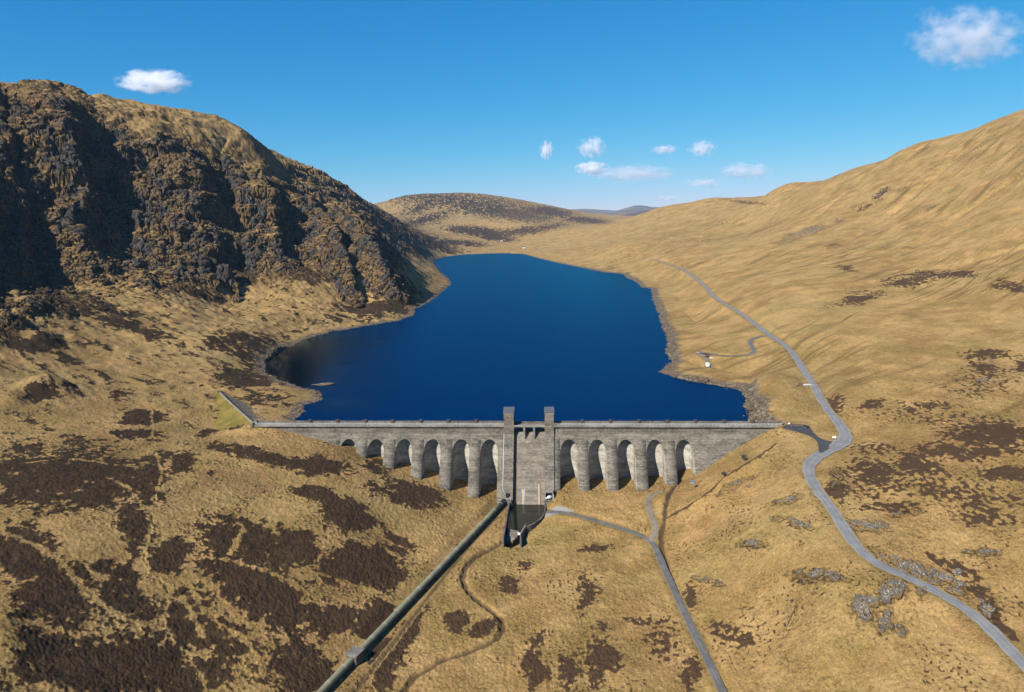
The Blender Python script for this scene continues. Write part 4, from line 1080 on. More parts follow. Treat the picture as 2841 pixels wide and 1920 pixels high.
for c in BAYS:
    dxs = -BR * np.cos(np.linspace(0, math.pi, 41)); dxs[0] = -BR; dxs[-1] = BR
    V, W = [], []
    for dx in dxs:
        zo = bay_out(float(dx)); yd = float(bay_y(dx)) + DEEP
        for q in np.linspace(-46, zo, 24): V.append((float(c + dx), yd, float(q)))
        for t in (.5, 1.0): V.append((float(c + dx), yd + (float(face_y(zo)) - yd) * t, zo))
        for q in np.linspace(zo, Z_UP, 6): W.append((float(c + dx), float(face_y(q)), float(q)))
    m = 26
    F = [(p * m + j, (p + 1) * m + j, (p + 1) * m + j + 1, p * m + j + 1) for p in range(len(dxs) - 1) for j in range(m - 1)]
    mesh_np('bay', V, F, M_BAY, dam)
    m = 6
    F = [(p * m + j, (p + 1) * m + j, (p + 1) * m + j + 1, p * m + j + 1) for p in range(len(dxs) - 1) for j in range(m - 1)]
    mesh_np('arch_head', W, F, M_WALL, dam)
# back of the wall, its ends and the roadway slab
for xa, xb in ((X_L, TLa + .2), (TRb - .2, X_R)):
    MB().box(xa, xb, 3.0, 4.4, -20, DAM_Z - .02).build('upstream_wall', M_WALL, dam)
for xa, xb in ((X_L - 1.5, TLa), (TRb, X_R + 3.0)):
    MB().box(xa, xb, -.75, 4.6, DAM_Z, DAM_Z + .45).build('roadway_slab', M_TRIM, dam)
for xa, xb in ((X_L - 1.5, TLa - .02), (TRb + .02, X_R + 1.0)):
    MB().box(xa, xb, -1.05, -.752, DAM_Z - .12, DAM_Z + .95).build('fascia', M_TRIM, dam)
for a, b in ((X_L - 1.5, TLa - .02), (TRb + .02, X_R + 1.0)):
    MB().box(a, b, 4.25, 4.6, DAM_Z + .452, DAM_Z + 1.75).build('parapet', M_WALL, dam)
for a, b in ((X_L, TLa - .1), (TRb + .1, X_R + 1)):
    mb = MB()
    for h in (1.35, 1.75, 2.1): mb.box(a, b, -.93, -.87, DAM_Z + h - .035, DAM_Z + h + .035)
    x = a
    while x < b:
        mb.box(x - .04, x + .04, -.94, -.86, DAM_Z + .95, DAM_Z + 2.12); x += 1.96
    mb.build('railing', M_RAIL, dam)
# small piers on the upstream parapet, one over each buttress
pier_x = [lx_plane(u, 957, 4.0) for u in (703.7, 765.5, 829, 891, 955, 1017, 1080, 1321, 1385, 1450, 1514, 1578, 1643, 1708)]
for i, x in enumerate(pier_x):
    MB().box(x - .75, x + .75, 3.6, 4.9, DAM_Z + .45, DAM_Z + 2.2).box(x - .9, x + .9, 3.4, 5.1, DAM_Z + 2.2, DAM_Z + 2.42).box(x - .45, x + .4, 3.55, 3.63, DAM_Z + .6, DAM_Z + 1.7).build('parapet_pier', M_DARKC, dam)
MB().box(X_L - 2.6, X_L - 1.4, -1.6, 1.0, DAM_Z - 4, DAM_Z + 1.9).build('end_pier', M_WALL, dam)
MB().box(X_L - 2.4, X_L - 1.2, 3.2, 5.2, DAM_Z - 4, DAM_Z + 2.2).build('end_pier', M_WALL, dam)
MB().box(X_R + 1.0, X_R + 2.2, -1.4, -.3, DAM_Z - 4, DAM_Z + 1.9).build('end_pier', M_WALL, dam)
MB().box(X_R + 1.0, X_R + 2.2, 3.8, 5.0, DAM_Z - 4, DAM_Z + 1.9).build('end_pier', M_WALL, dam)
# short vertical joints under the ledge
x = X_L + 5
while x < X_R - 2:
    if not (TLa - 1 < x < TRb + 1): MB().box(x - .06, x + .06, -.05, .01, DAM_Z - 4 + 1.2 * math.sin(x * 9), DAM_Z - .1).build('wall_joint', M_DARKC, dam)
    x += 7.85
# towers and the piers they stand on
def tower(xa, xb):
    P = 1.05
    z0 = -38.0; zk = DAM_Z - VERT
    prof = [(-P, DAM_Z), (-P, zk), (float(face_y(z0)) - P, z0), (5.2, z0), (5.2, DAM_Z)]
    bm = MB()
    n = len(prof)
    a = [bm.bm.verts.new((xa, y, z)) for y, z in prof]; b = [bm.bm.verts.new((xb, y, z)) for y, z in prof]
    bm.bm.faces.new(a); bm.bm.faces.new(b[::-1])
    for i in range(n): bm.bm.faces.new((a[i], a[(i + 1) % n], b[(i + 1) % n], b[i]))
    pier = bm.build('tower_pier', M_WALL, dam)
    t = MB().hexa([(xa, -P - .04, DAM_Z), (xb, -P - .04, DAM_Z), (xb, 5.3, DAM_Z), (xa, 5.3, DAM_Z)],
                  [(xa + .12, -P + .1, DAM_Z + 7.0), (xb - .12, -P + .1, DAM_Z + 7.0), (xb - .12, 5.2, DAM_Z + 7.0), (xa + .12, 5.2, DAM_Z + 7.0)]).build('tower', M_WALL, dam)
    MB().box(xa - .08, xb + .08, -P - .12, 5.42, DAM_Z - .06, DAM_Z + .10).build('string_course', M_TRIM, t)
    MB().box(xa - .05, xb + .05, -P - .1, 5.35, DAM_Z + 7.0, DAM_Z + 8.0).build('cornice', M_TRIM, t)
    w = .25
    MB().hexa([(xa - w, -P - .35, DAM_Z + 8.0), (xb + w, -P - .35, DAM_Z + 8.0), (xb + w, 5.6, DAM_Z + 8.0), (xa - w, 5.6, DAM_Z + 8.0)],
              [(xa - w, -P - .35, DAM_Z + 8.12), (xb + w, -P - .35, DAM_Z + 8.12), (xb + w, 5.6, DAM_Z + 9.5), (xa - w, 5.6, DAM_Z + 9.5)]).build('tower_roof', M_SLATE, t)
tower(TLa, TLb); tower(TRa, TRb)

# spillway between the towers
prof = [(6.4, -1.5), (5.6, .2), (4.8, .7), (4.0, .72), (3.2, .45), (2.4, -.25), (1.75, -1.2)]
z = -2.0
while z > -37: prof.append((float(face_y(z)) + 2.3, z)); z -= 1.7
prof.append((float(face_y(-38.0)) + 2.3, -38.0))
xs = np.linspace(TLb - .1, TRa + .1, 12)
V = [(float(x), y, q) for x in xs for y, q in prof]; m = len(prof)
F = [(i * m + j, i * m + j + 1, (i + 1) * m + j + 1, (i + 1) * m + j) for i in range(len(xs) - 1) for j in range(m - 1)]
spill = mesh_np('spillway', V, F, M_SPILL, dam)
# raised margins down both sides, and the stains the seepage left near the foot
for xa, xb in ((TLb, TLb + 1.3), (TRa - 1.3, TRa)):
    mb = MB(); q = [p for p in prof if p[1] < -2.5]
    for (y0, z0), (y1, z1) in zip(q, q[1:]):
        mb.hexa([(xa, y1 - .25, z1), (xb, y1 - .25, z1), (xb, y1 + .3, z1), (xa, y1 + .3, z1)], [(xa, y0 - .25, z0), (xb, y0 - .25, z0), (xb, y0 + .3, z0), (xa, y0 + .3, z0)])
    mb.build('side_margin', M_SPILL, spill)
def stain(xa0, xb0, za, xa1, xb1, zb, off, mat, nm):
    n = 12; V = []
    rnd = random.Random(int(abs(xa0) * 100))
    for i in range(n + 1):
        t = i / n; z = za + (zb - za) * t; y = float(face_y(z)) + 2.3 - off
        j = .12 * rnd.uniform(-1, 1)
        V += [(xa0 + (xa1 - xa0) * t + j, y, z), (xb0 + (xb1 - xb0) * t + j * .6, y, z)]
    mesh_np(nm, V, [(2 * i, 2 * i + 1, 2 * i + 3, 2 * i + 2) for i in range(n)], mat, spill)
def lxs(u, v):      # along-dam position of a spillway picture point
    return lx_plane(u, v, float(face_y(-26)) + 2.3)
a = TLb + 1.3
stain(a + .2, a + .55, -17, a + .05, a + .85, -32.9, .012, M_RUST, 'rust_streak')
b = TRa - 1.3
stain(b - 1.2, b - .9, -18, b - 1.25, b - .45, -32.9, .012, M_RUST, 'rust_streak')
stain(b - 2.1, b - 1.5, -24, b - 2.1, b - 1.3, -32.9, .016, M_LIME, 'lime_streak')
c0 = lxs(1188, 1120)
stain(c0 - 1.0, c0 + .9, -26.3, c0 - .45, c0 + .4, -32.9, .016, M_LIME, 'lime_streak')
# bridge over the spillway
sw = TRa - TLb
x1, x2 = TLb + sw * .335, TLb + sw * .655
bridge = MB().box(TLb + .01, TRa - .01, -.8, 4.6, DAM_Z - .25, DAM_Z + .30).build('bridge_deck', M_TRIM, dam)
V = []
n = 36
for i in range(n + 1):
    x = TLb + .02 + (sw - .04) * i / n
    k = [TLb, x1, x2, TRa]
    s = max(0, min(1, 1))
    for a_, b_ in zip(k, k[1:]):
        if a_ <= x <= b_: s = 1 - ((x - (a_ + b_) / 2) / ((b_ - a_) / 2)) ** 2
    zb = DAM_Z - .75 + .4 * s
    V += [(x, -.98, zb), (x, -.98, DAM_Z + .85), (x, -.72, DAM_Z + .85), (x, -.72, zb)]
F = []
for i in range(n):
    for j in range(4): F.append((4 * i + j, 4 * i + (j + 1) % 4, 4 * i + 4 + (j + 1) % 4, 4 * i + 4 + j))
mesh_np('bridge_fascia', V, [f[::-1] for f in F], M_TRIM, bridge)
MB().box(TLb + .02, TRa - .02, 4.3, 4.6, DAM_Z + .30, DAM_Z + 1.5).build('bridge_parapet', M_WALL, bridge)
for x in (x1, x2):
    MB().hexa([(x - .5, -.2, -4.5), (x + .5, -.2, -4.5), (x + .5, 5.2, -4.5), (x - .5, 5.2, -4.5)], [(x - .5, -1.15, DAM_Z + .86), (x + .5, -1.15, DAM_Z + .86), (x + .5, 4.2, DAM_Z - .2), (x - .5, 4.2, DAM_Z - .2)]).build('bridge_pier', M_TRIM, bridge)
# white drain pipe down the left tower's pier
mb = MB()
xx = TLa + .15
pts = [(xx, -1.2, DAM_Z - 3)] + [(xx - .02 * k, float(face_y(q)) - 1.22, q) for k, q in enumerate((DAM_Z - VERT, -10, -20, -25))] + [(xx + .9, float(face_y(-27)) - 1.3, -27), (xx + 1.0, float(face_y(-27)) - 1.5, -31)]
mb.tube(pts, .11, 6).build('drain_pipe', M_RAIL, dam)
# outlet platform at the foot of the left tower
fy = float(face_y(-29)) - 1.05
plat = MB().box(TLa + .2, TLb - .6, fy - 2.6, fy + .6, -33, -29.6).build('outlet_platform', M_WALL, dam)
mb = MB()
for x in np.linspace(TLa + .4, TLb - .8, 5): mb.box(x - .04, x + .04, fy - 2.5, fy - 2.42, -29.6, -28.3)
for h in (-28.9, -28.3): mb.box(TLa + .35, TLb - .75, fy - 2.5, fy - 2.44, h - .04, h + .04)
mb.build('platform_railing', M_RAIL, plat)
MB().box(TLb - 3.6, TLb - 2.0, fy - .1, fy + .3, -29.6, -26.6).build('dark_panel', M_GLASS, plat)  # dark upright panel at the back of the platform

# ------------------------------------------------------------------ valve block at the foot of the right tower
vy = float(face_y(-29)) - 1.05
def dworld(lx, ly, z): x, y = dam_world(lx, ly); return (x, y, z)
vb = empty('valve_house', dworld((TRa + TRb) / 2, vy - 1.2, -31.5), -math.atan(DAM_T))
tag(vb, 'open concrete valve house with a white jet valve beside the spillway pool', 'valve house')
hw = (TRb - TRa) / 2
MB().box(-hw, hw * .75, -2.4, 2.2, -2.0, 2.6).build('plinth', M_WALL, vb, bevel=.05)
MB().box(-hw, -hw + .5, -1.2, 2.2, 2.6, 6.2).build('side_wall', M_TRIM, vb); MB().box(hw * .75 - .5, hw * .75, -1.6, 2.2, 2.6, 6.2).build('side_wall', M_TRIM, vb)
MB().box(-hw - .1, hw * .75 + .1, -1.2, 2.3, 6.2, 6.8).build('roof_slab', M_TRIM, vb)
vv = MB().tube([(1.4, -.8, 4.0), (.6, -1.0, 4.0), (.3, -1.1, 4.0), (-.6, -1.4, 3.8), (-1.3, -1.6, 3.6)], [.55, .75, 1.0, .85, .45], 16).build('jet_valve', M_RAIL, vb, True)
MB().tube([(-1.25, -1.58, 3.62), (-2.0, -1.8, 3.42)], [.35, .42], 12).build('nozzle', M_RAIL, vv, True)
MB().box(hw * .75 + .1, hw * .75 + .35, -2.3, -2.05, -2, 6.0).build('post', M_RAIL, vb)

# ------------------------------------------------------------------ stilling basin below the spillway
def wall_strip(line, zt, zb, th, mat, name, parent):
    n = len(line); V = []
    for i, p in enumerate(line):
        a, b = line[max(i - 1, 0)], line[min(i + 1, n - 1)]
        tx, ty = b[0] - a[0], b[1] - a[1]; l = math.hypot(tx, ty); nx, ny = -ty / l * th / 2, tx / l * th / 2
        z1 = zt(i / (n - 1)) if callable(zt) else zt
        V += [(p[0] - nx, p[1] - ny, zb), (p[0] - nx, p[1] - ny, z1), (p[0] + nx, p[1] + ny, z1), (p[0] + nx, p[1] + ny, zb)]
    F = []
    for i in range(n - 1):
        for j in range(4): F.append((4 * i + j, 4 * i + (j + 1) % 4, 4 * i + 4 + (j + 1) % 4, 4 * i + 4 + j))
    F += [(3, 2, 1, 0), (4 * n - 4, 4 * n - 3, 4 * n - 2, 4 * n - 1)]
    bm = MB(); vs = [bm.bm.verts.new(v) for v in V]
    for f in F: bm.bm.faces.new([vs[k] for k in f])
    return bm.build(name, mat, parent)
basin = empty('stilling_basin', (0, 0, 0))
tag(basin, 'concrete stilling basin with a straight left wall and curved right wall below the spillway', 'basin')
WL = chaikin([at_z(u, v, WT) for u, v in LW_PX], 1); WR = chaikin([at_z(u, v, WT) for u, v in RW_PX], 2)
wall_strip(WL, WT, -38, .8, M_WALL, 'left_wall', basin)
rw = wall_strip(WR, WT, -38, .6, M_WALL, 'curved_wall', basin)
pts = [at_z(u, v, WT) for u, v in [(1192, 1195), (1181, 1214), (1182, 1226)]]
wall_strip(pts, WT, -38, .6, M_WALL, 'end_wall', basin)
mb = MB()
A_, B_ = Vector(pts[0]), Vector(pts[1])
for h in (.55, 1.1): mb.tube([A_ + Vector((0, 0, h)), B_ + Vector((0, 0, h))], .05, 6)
for k in range(6): q = A_.lerp(B_, k / 5); mb.tube([q, q + Vector((0, 0, 1.12))], .05, 6)
mb.build('guard_rail', M_RAIL, basin)
def quad_slab(px, z, mat, name, th=1.2):
    P = [at_z(u, v, zz) for (u, v), zz in zip(px, z)]
    o = MB().hexa([(p[0], p[1], p[2] - th) for p in P], P)
    return o.build(name, mat, basin)
quad_slab([(1150, 1216), (1174, 1217), (1178.5, 1206), (1154, 1200)], (-33.3, -33.3, -32.85, -32.85), M_SPILL, 'apron')
quad_slab([(1141, 1224), (1163, 1229), (1174, 1217.5), (1150, 1216.5)], (-34.3, -34.3, -33.7, -33.7), M_SPILL, 'lower_apron')
pw = NT_('pool_water'); _o = pw.coord()
M_POOL = pw.done((.010, .012, .007), .04, .5, pw.bump(pw.noise(_o, .9, 3), .05, .2))
POOLP = [at_z(u, v, WT)[:2] for u, v in RW_PX[:-1]] + [at_z(1190, 1196, WT)[:2], at_z(1178, 1205.5, ZW)[:2]] + [at_z(1152, 1199.5, ZW)[:2], at_z(1148, 1199, ZW)[:2]] + [at_z(u, v, WT)[:2] for u, v in LW_PX[:4][::-1]]
pool = sheet('pool_water', POOLP, ZW, M_POOL)
g = empty('gauge_cabinet', at_z(1178, 1214, WT)); tag(g, 'small white gauge cabinet on the wall at the basin outlet', 'cabinet')
MB().box(-.6, .6, -.35, .35, 0.02, .8).build('cabinet_body', M_WHITE, g, bevel=.05); MB().box(-.68, .68, -.42, .42, .8, .9).build('lid', M_WHITE, g); MB().box(-.04, .04, -.38, -.35, .1, .75).build('door_seam', M_RAIL, g)

# ------------------------------------------------------------------ pipeline and its anchor block
PA, PB = Vector(PIPE_A), Vector(PIPE_B)
pd = (PB - PA).normalized()
PEND = PB + pd * 25
PRAD = 1.15
pipe = empty('pipeline', PA); tag(pipe, 'long grey green steel pipeline running down the moor from the dam', 'pipeline')
MB().tube([(0, 0, 0)] + [tuple((PEND - PA) * (k / 10)) for k in range(1, 11)], PRAD, 28).build('pipe', M_PIPE, pipe, True)
Lp = (PEND - PA).length
s = 5.0
while s < Lp:
    for d in (0, .55):
        c = pd * (s + d)
        MB().tube([c - pd * .06, c + pd * .06], PRAD + .05, 28).build('flange', M_FLANGE, pipe)
    s += 8.6
s = 9.0
side = pd.cross(Vector((0, 0, 1))).normalized()
while s < Lp:
    c = pd * s; b = MB()
    p = [c + side * 1.5 * i + pd * .5 * j for i, j in ((-1, -1), (1, -1), (1, 1), (-1, 1))]
    b.hexa([(q.x, q.y, q.z - 3.2) for q in p], [(q.x, q.y, q.z - .75) for q in p]).build('saddle', M_WALL, pipe)
    s += 8.6
ab_at = Vector(at_z(809, 1489, PA.z + (PB.z - PA.z) * .8))
t_ = (ab_at - PA).dot(pd); ab_at = PA + pd * t_
ab = empty('anchor_block', ab_at, math.atan2(pd.y, pd.x)); tag(ab, 'square concrete anchor block straddling the pipeline', 'anchor block')
MB().hexa([(-2.2, -1.75, -3.3), (2.2, -1.75, -3.3), (2.2, 1.75, -3.3), (-2.2, 1.75, -3.3)], [(-2.4, -2.15, 1.5), (2.4, -2.15, 1.5), (2.4, 2.15, 1.5), (-2.4, 2.15, 1.5)]).build('block_body', M_WALL, ab)
MB().box(-2.65, 2.65, -2.35, 2.35, 1.5, 1.85).build('cap_slab', M_TRIM, ab, bevel=.06)

# ------------------------------------------------------------------ grass bank with its wave wall at the left end of the dam
def grassmat(name, a, b):
    m = NT_(name); o = m.coord()
    n1 = m.noise(o, .12, 4); n2 = m.noise(o, 1.3, 4, .7)
    c = m.mix(m.ramp(n1, .35, .65), a, b); c = m.mix(m.ramp(n2, .5, .72, 0, .5), c, tuple(x * 1.4 for x in b)); c = m.mix(m.ramp(n2, .5, .3, 0, .5), c, tuple(x * .5 for x in a))
    return m.done(c, .95, .08, m.bump(n2, .6, .3))
M_BANK = grassmat('bank_grass', (.115, .092, .022), (.185, .142, .038))
def stonemat(name, a, b, c3, sc):
    m = NT_(name); o = m.coord()
    v = m.voro(o, sc, 'Color'); n1 = m.noise(o, .5, 4); e = m.voro(o, sc, 'Distance')
    c = m.mix(m.ramp(v, .2, .8), a, b); c = m.mix(m.ramp(n1, .5, .7, 0, .6), c, c3)
    return m.done(c, .95, .1, m.bump(e, .8, .3))
M_PITCH = stonemat('stone_pitching', (.070, .060, .045), (.150, .132, .105), (.105, .080, .045), 1.1)
bank = empty('grass_bank', (0, 0, 0)); tag(bank, 'green grass bank with a pale wave wall at the left end of the dam', 'embankment')
TOP = [Vector(at_z(u, v, z)) for u, v, z in [(584, 962.5, 4.2), (573, 961, 4.6), (535, 927, 4.6), (499, 894, 4.6), (492, 888, 4.2)]]
DN = [Vector(ground(u, v)) for u, v in [(590, 975), (560, 978), (520, 974), (482, 968), (486, 905)]]
UP = [Vector(ground(u, v)) for u, v in [(612, 951), (604, 947), (566, 918), (524, 897), (505, 885)]]
def bankmesh(name, top, toe, mat, sag, flip):
    V = []; n = 10; k = 14
    for i in range(k + 1):
        f = i / k * (len(top) - 1); j = min(int(f), len(top) - 2); f -= j
        a = top[j].lerp(top[j + 1], f); b = toe[j].lerp(toe[j + 1], f)
        for q in range(n + 1):
            t = q / n; p = a.lerp(b, t)
            g_ = hz(p.x, p.y)
            zz = a.z + (b.z - .5 - a.z) * t - sag * math.sin(t * math.pi)
            V.append((p.x, p.y, max(zz, g_ + .06 * (1 - t)) if t < .9 else zz))
    F = [(i * (n + 1) + j, (i + 1) * (n + 1) + j, (i + 1) * (n + 1) + j + 1, i * (n + 1) + j + 1) for i in range(k) for j in range(n)]
    o = mesh_np(name, V, F, mat, bank, True)
    if sum(p.normal.z for p in o.data.polygons) < 0: o.data.flip_normals()
bankmesh('grass_slope', TOP, DN, M_BANK, .3, False)
bankmesh('stone_pitching', TOP, UP, M_PITCH, .2, True)
wall_strip([tuple(p) for p in TOP[1:4]], 5.7, 3.0, .55, M_TRIM, 'wave_wall', bank)
wall_strip([tuple(TOP[0]), tuple(TOP[1])], 5.6, 3.0, .55, M_TRIM, 'wave_wall', bank)
# ------------------------------------------------------------------ far hills beyond the valley
def far_ridge(name, prof, Yd, depth, mat, seed):
    us = np.linspace(prof[0][0], prof[-1][0], 160)
    vs = np.interp(us, [p[0] for p in prof], [p[1] for p in prof])
    V = []; K = 30
    rn = np.random.RandomState(seed)
    for i, (u, v) in enumerate(zip(us, vs)):
        x, y, z = at_y(u, v, Yd)
        for k in range(K + 1):
            t = -1 + 2 * k / K
            yy = Yd + t * depth; f = (1 - abs(t) ** 1.3)
            xx = x * yy / Yd
            h = z * f + (1 - f) * -60
            V.append((xx, yy, h))
    V = np.array(V, dtype=np.float32)
    nn = fbm(V[:, 0] / 900, V[:, 1] / 900, 4, seed)
    tt = np.abs(V[:, 1] - Yd) / depth
    V[:, 2] += nn * 160 * np.minimum(tt * 2.2, 1)
    F = [(i * (K + 1) + k, (i + 1) * (K + 1) + k, (i + 1) * (K + 1) + k + 1, i * (K + 1) + k + 1) for i in range(len(us) - 1) for k in range(K)]
    o = mesh_np(name, V, F, mat, None, True)
    if sum(p.normal.z for p in o.data.polygons) < 0: o.data.flip_normals()
    return tag(o, kind='structure')
def farmat(name, snow):
    m = NT_(name); o = m.coord()
    n1 = m.noise(o, .0016, 5, .6)
    c = m.mix(m.ramp(n1, .4, .6), (.075, .055, .045), (.16, .12, .075))
    if snow:
        sp = m.new('ShaderNodeSeparateXYZ'); m.link(o, sp.inputs[0])
        c = m.mix(m.ma('MULTIPLY', m.ramp(sp.outputs[2], 330, 400), m.ramp(n1, .5, .6)), c, (.75, .77, .80))
    return m.done(c, .95, .05)
far_ridge('far_mountain', [(1240, 480), (1290, 476), (1330, 474), (1370, 477), (1400, 478), (1420, 472), (1440, 467), (1455, 466), (1480, 470), (1520, 471), (1600, 474), (1720, 476)], 17000, 2500, farmat('far_moor_snow', True), 5)
far_ridge('hills', [(1200, 486), (1260, 478), (1290, 481), (1330, 488), (1390, 492), (1430, 484), (1470, 477), (1520, 471), (1580, 468), (1650, 458), (1690, 454), (1720, 456), (1780, 470)], 8200, 1400, farmat('far_moor', False), 6)
far_ridge('hills', [(780, 500), (820, 478), (840, 471), (858, 474), (900, 490)], 12000, 1500, farmat('far_moor_west', False), 9)

# ------------------------------------------------------------------ rock outcrops and boulders
def rockmat():
    m = NT_('lichened_rock'); o = m.coord()
    n1 = m.noise(o, .6, 5, .65); n2 = m.noise(o, 2.3, 5, .7); n3 = m.noise(o, .25, 3)
    c = m.mix(m.ramp(n1, .35, .65), (.085, .072, .056), (.200, .174, .140))
    c = m.mix(m.ramp(n2, .52, .64, 0, .85), c, (.38, .37, .34))
    c = m.mix(m.ramp(n3, .46, .58, 0, .85), c, (.19, .12, .042))
    c = m.mix(m.ramp(n2, .45, .33, 0, .7), c, (.035, .028, .024))
    return m.done(c, .95, .1, m.bump(m.ma('ADD', n1, n2), .9, .35))
M_ROCK = rockmat()
def rock_mesh(seed, sub=5, rough=.35, flat=.55):
    bm = bmesh.new(); bmesh.ops.create_icosphere(bm, subdivisions=sub, radius=1)
    P = np.array([v.co for v in bm.verts], dtype=np.float32)
    n = noise3(P[:, 0] * 1.1 + seed, P[:, 1] * 1.1, P[:, 2] * 1.1, seed) * rough
    cv, ce = worley3(P[:, 0] * 2.2 + seed, P[:, 1] * 2.2, P[:, 2] * 2.6, seed % 5)
    cw, cf = worley3(P[:, 0] * 5 + seed, P[:, 1] * 5, P[:, 2] * 6, seed % 7)
    n = n + .34 * (cv - .5) + .17 * (cw - .5) - .12 * (1 - sstep(0, .12, ce))
    P *= (1 + n)[:, None]
    rg = np.random.RandomState(seed)
    for _ in range(6):                                   # broken planes
        d = rg.normal(size=3); d /= np.linalg.norm(d); h = rg.uniform(.55, .85)
        s = P @ d; P -= np.maximum(s - h, 0)[:, None] * d[None] * .85
    for v, p in zip(bm.verts, P): v.co = p
    me = bpy.data.meshes.new('rock'); bm.to_mesh(me); bm.free(); me.materials.append(M_ROCK)
    return me
ROCKS = [rock_mesh(s) for s in (3, 8, 15, 21, 34, 42)]
_ri = [0]
def rock(name, u, v, sx, sy, sz, label, cat, group=None, sink=.3, rz=None, tilt=0.0):
    x, y, z = ground(u, v)
    o = bpy.data.objects.new(name, ROCKS[_ri[0] % 6]); _ri[0] += 1
    COL.objects.link(o)
    o.location = (x, y, hz(x, y) + sz * (1 - 2 * sink) * .5)
    o.scale = (sx, sy, sz); o.rotation_euler = (tilt, 0, rz if rz is not None else _ri[0] * 2.4)
    tag(o, label, cat, group)
    return o
# ------------------------------------------------------------------ poles
def pole(x, y, z, h, parent, lean=0.0):
    return MB().tube([(x, y, z - .5), (x + lean * h, y, z + h)], [.17, .12], 10).build('pole', M_TIMBER, parent)
def utility_pole(u, v, h, label, lean=0.0):
    x, y, z = ground(u, v); z = hz(x, y)
    r = empty('utility_pole', (x, y, z)); tag(r, label, 'utility pole', 'wooden poles on the slope right of the dam')
    pole(0, 0, 0, h, r, lean)
    MB().box(lean * h - .9, lean * h + .9, -.1, .1, h - .55, h - .38).build('cross_arm', M_TIMBER, r)
    for d in (-.8, 0, .8): MB().tube([(lean * h + d, 0, h - .38), (lean * h + d, 0, h - .1)], .06, 6).build('insulator', M_RAIL, r)
utility_pole(1652, 1219, 9.0, 'thin wooden utility pole on the grass slope nearest the dyke', -.02)
utility_pole(1786, 1421, 10.5, 'wooden utility pole among heather clumps nearest the camera below the rock outcrop', .01)
x, y, z = ground(1571, 1113); z = hz(x, y)
hp = empty('transformer_pole', (x, y, z)); tag(hp, 'double wooden pole carrying a small blue transformer near the last buttress', 'transformer pole')
for s in (-.9, .9): pole(s, 0, 0, 9.0, hp)
MB().box(-1.5, 1.5, -.1, .1, 8.3, 8.5).build('cross_arm', M_TIMBER, hp)
M_BLUE = plain('blue_paint', (.10, .20, .36), .5, .4)
tr = MB().box(-.75, .75, -.45, .45, 4.0, 5.0).build('transformer', M_BLUE, hp, bevel=.06); MB().box(-.9, .9, -.5, .5, 3.85, 4.0).build('platform', M_RAIL, tr)
for u, v, lab in ((1414, 1199, 'short wooden post in the grass, the left one of a pair below the dam'), (1421, 1199, 'short wooden post in the grass, the right one of a pair below the dam')):
    x, y, z = ground(u, v); p = MB().tube([(0, 0, -.3), (0, 0, 2.0)], .11, 8).tube([(0, 0, 2.0), (0, 0, 2.06)], .13, 8).build('post', M_TIMBER)
    p.location = (x, y, hz(x, y)); tag(p, lab, 'post', 'pair of posts below the dam')

# ------------------------------------------------------------------ signs, walls, fences
x, y, z = ground(1893, 998); z = hz(x, y)
sg = empty('sign', (x, y, z), R(-12)); tag(sg, 'white sign board on two posts beside the road bend', 'sign')
MB().box(-.85, .85, -.05, .02, .75, 1.75).build('board', M_WHITE, sg, bevel=.02)
for s in (-.6, .6): MB().box(s - .06, s + .06, .02, .13, -.3, 1.85).build('leg', M_TIMBER, sg)
def fence(name, u0, v0, u1, v1, mat, label, h=1.15, rails=3, cat='fence', step=2.2, group=None):
    a = ground(u0, v0); b = ground(u1, v1)
    r = empty(name, (a[0], a[1], hz(a[0], a[1]))); tag(r, label, cat, group)
    L = math.hypot(b[0] - a[0], b[1] - a[1]); n = max(1, int(L / step))
    P = []
    for k in range(n + 1):
        px, py = a[0] + (b[0] - a[0]) * k / n, a[1] + (b[1] - a[1]) * k / n
        P.append(Vector((px - a[0], py - a[1], hz(px, py) - hz(a[0], a[1]))))
    for p in P: MB().box(p.x - .07, p.x + .07, p.y - .07, p.y + .07, p.z - .3, p.z + h + .08).build('post', mat, r)
    for k in range(rails):
        zz = h * (k + .8) / rails
        mb = MB(); mb.tube([p + Vector((0, -.09, zz)) for p in P], .06, 4); mb.build('rail', mat, r)
    return r
fence('fence', 1805.5, 880, 1820, 873, M_TIMBER, 'pale timber fence on the loch side of the cattle grid')
fence('fence', 1846, 874, 1866, 866, M_TIMBER, 'pale timber fence on the uphill side of the cattle grid')
fence('barrier', 1796, 968, 1820, 968, M_YELLOW, 'low yellow timber barrier along the far edge of the car park', .8, 1, 'barrier')
fence('fence', 1782, 960, 1838, 960.5, M_TIMBER, 'dark post and rail fence along the far edge of the asphalt apron')
fence('metal_gate', 1773, 966, 1779, 962, M_RAIL, 'grey metal gate at the right end of the dam crest', 1.3, 4, 'gate', 3)
a = Vector(at_z(1818, 874, 10.6)); b = Vector(at_z(1846, 872, 10.8))
cg_ = empty('cattle_grid', tuple((a + b) / 2)); tag(cg_, 'steel cattle grid crossing the road between two timber fences', 'cattle grid')
dx_ = (b - a) / 2; dx_.z = 0
lat = dx_.normalized(); fw = Vector((-lat.y, lat.x, 0))
_tz = hz(*((a + b) / 2).xy) - cg_.location.z + .3
for k in range(9):
    c = fw * (-1.4 + .35 * k); MB().tube([c - lat * 3 + Vector((0, 0, _tz + .10)), c + lat * 3 + Vector((0, 0, _tz + .10))], .08, 6).build('bar', M_RAIL, cg_)
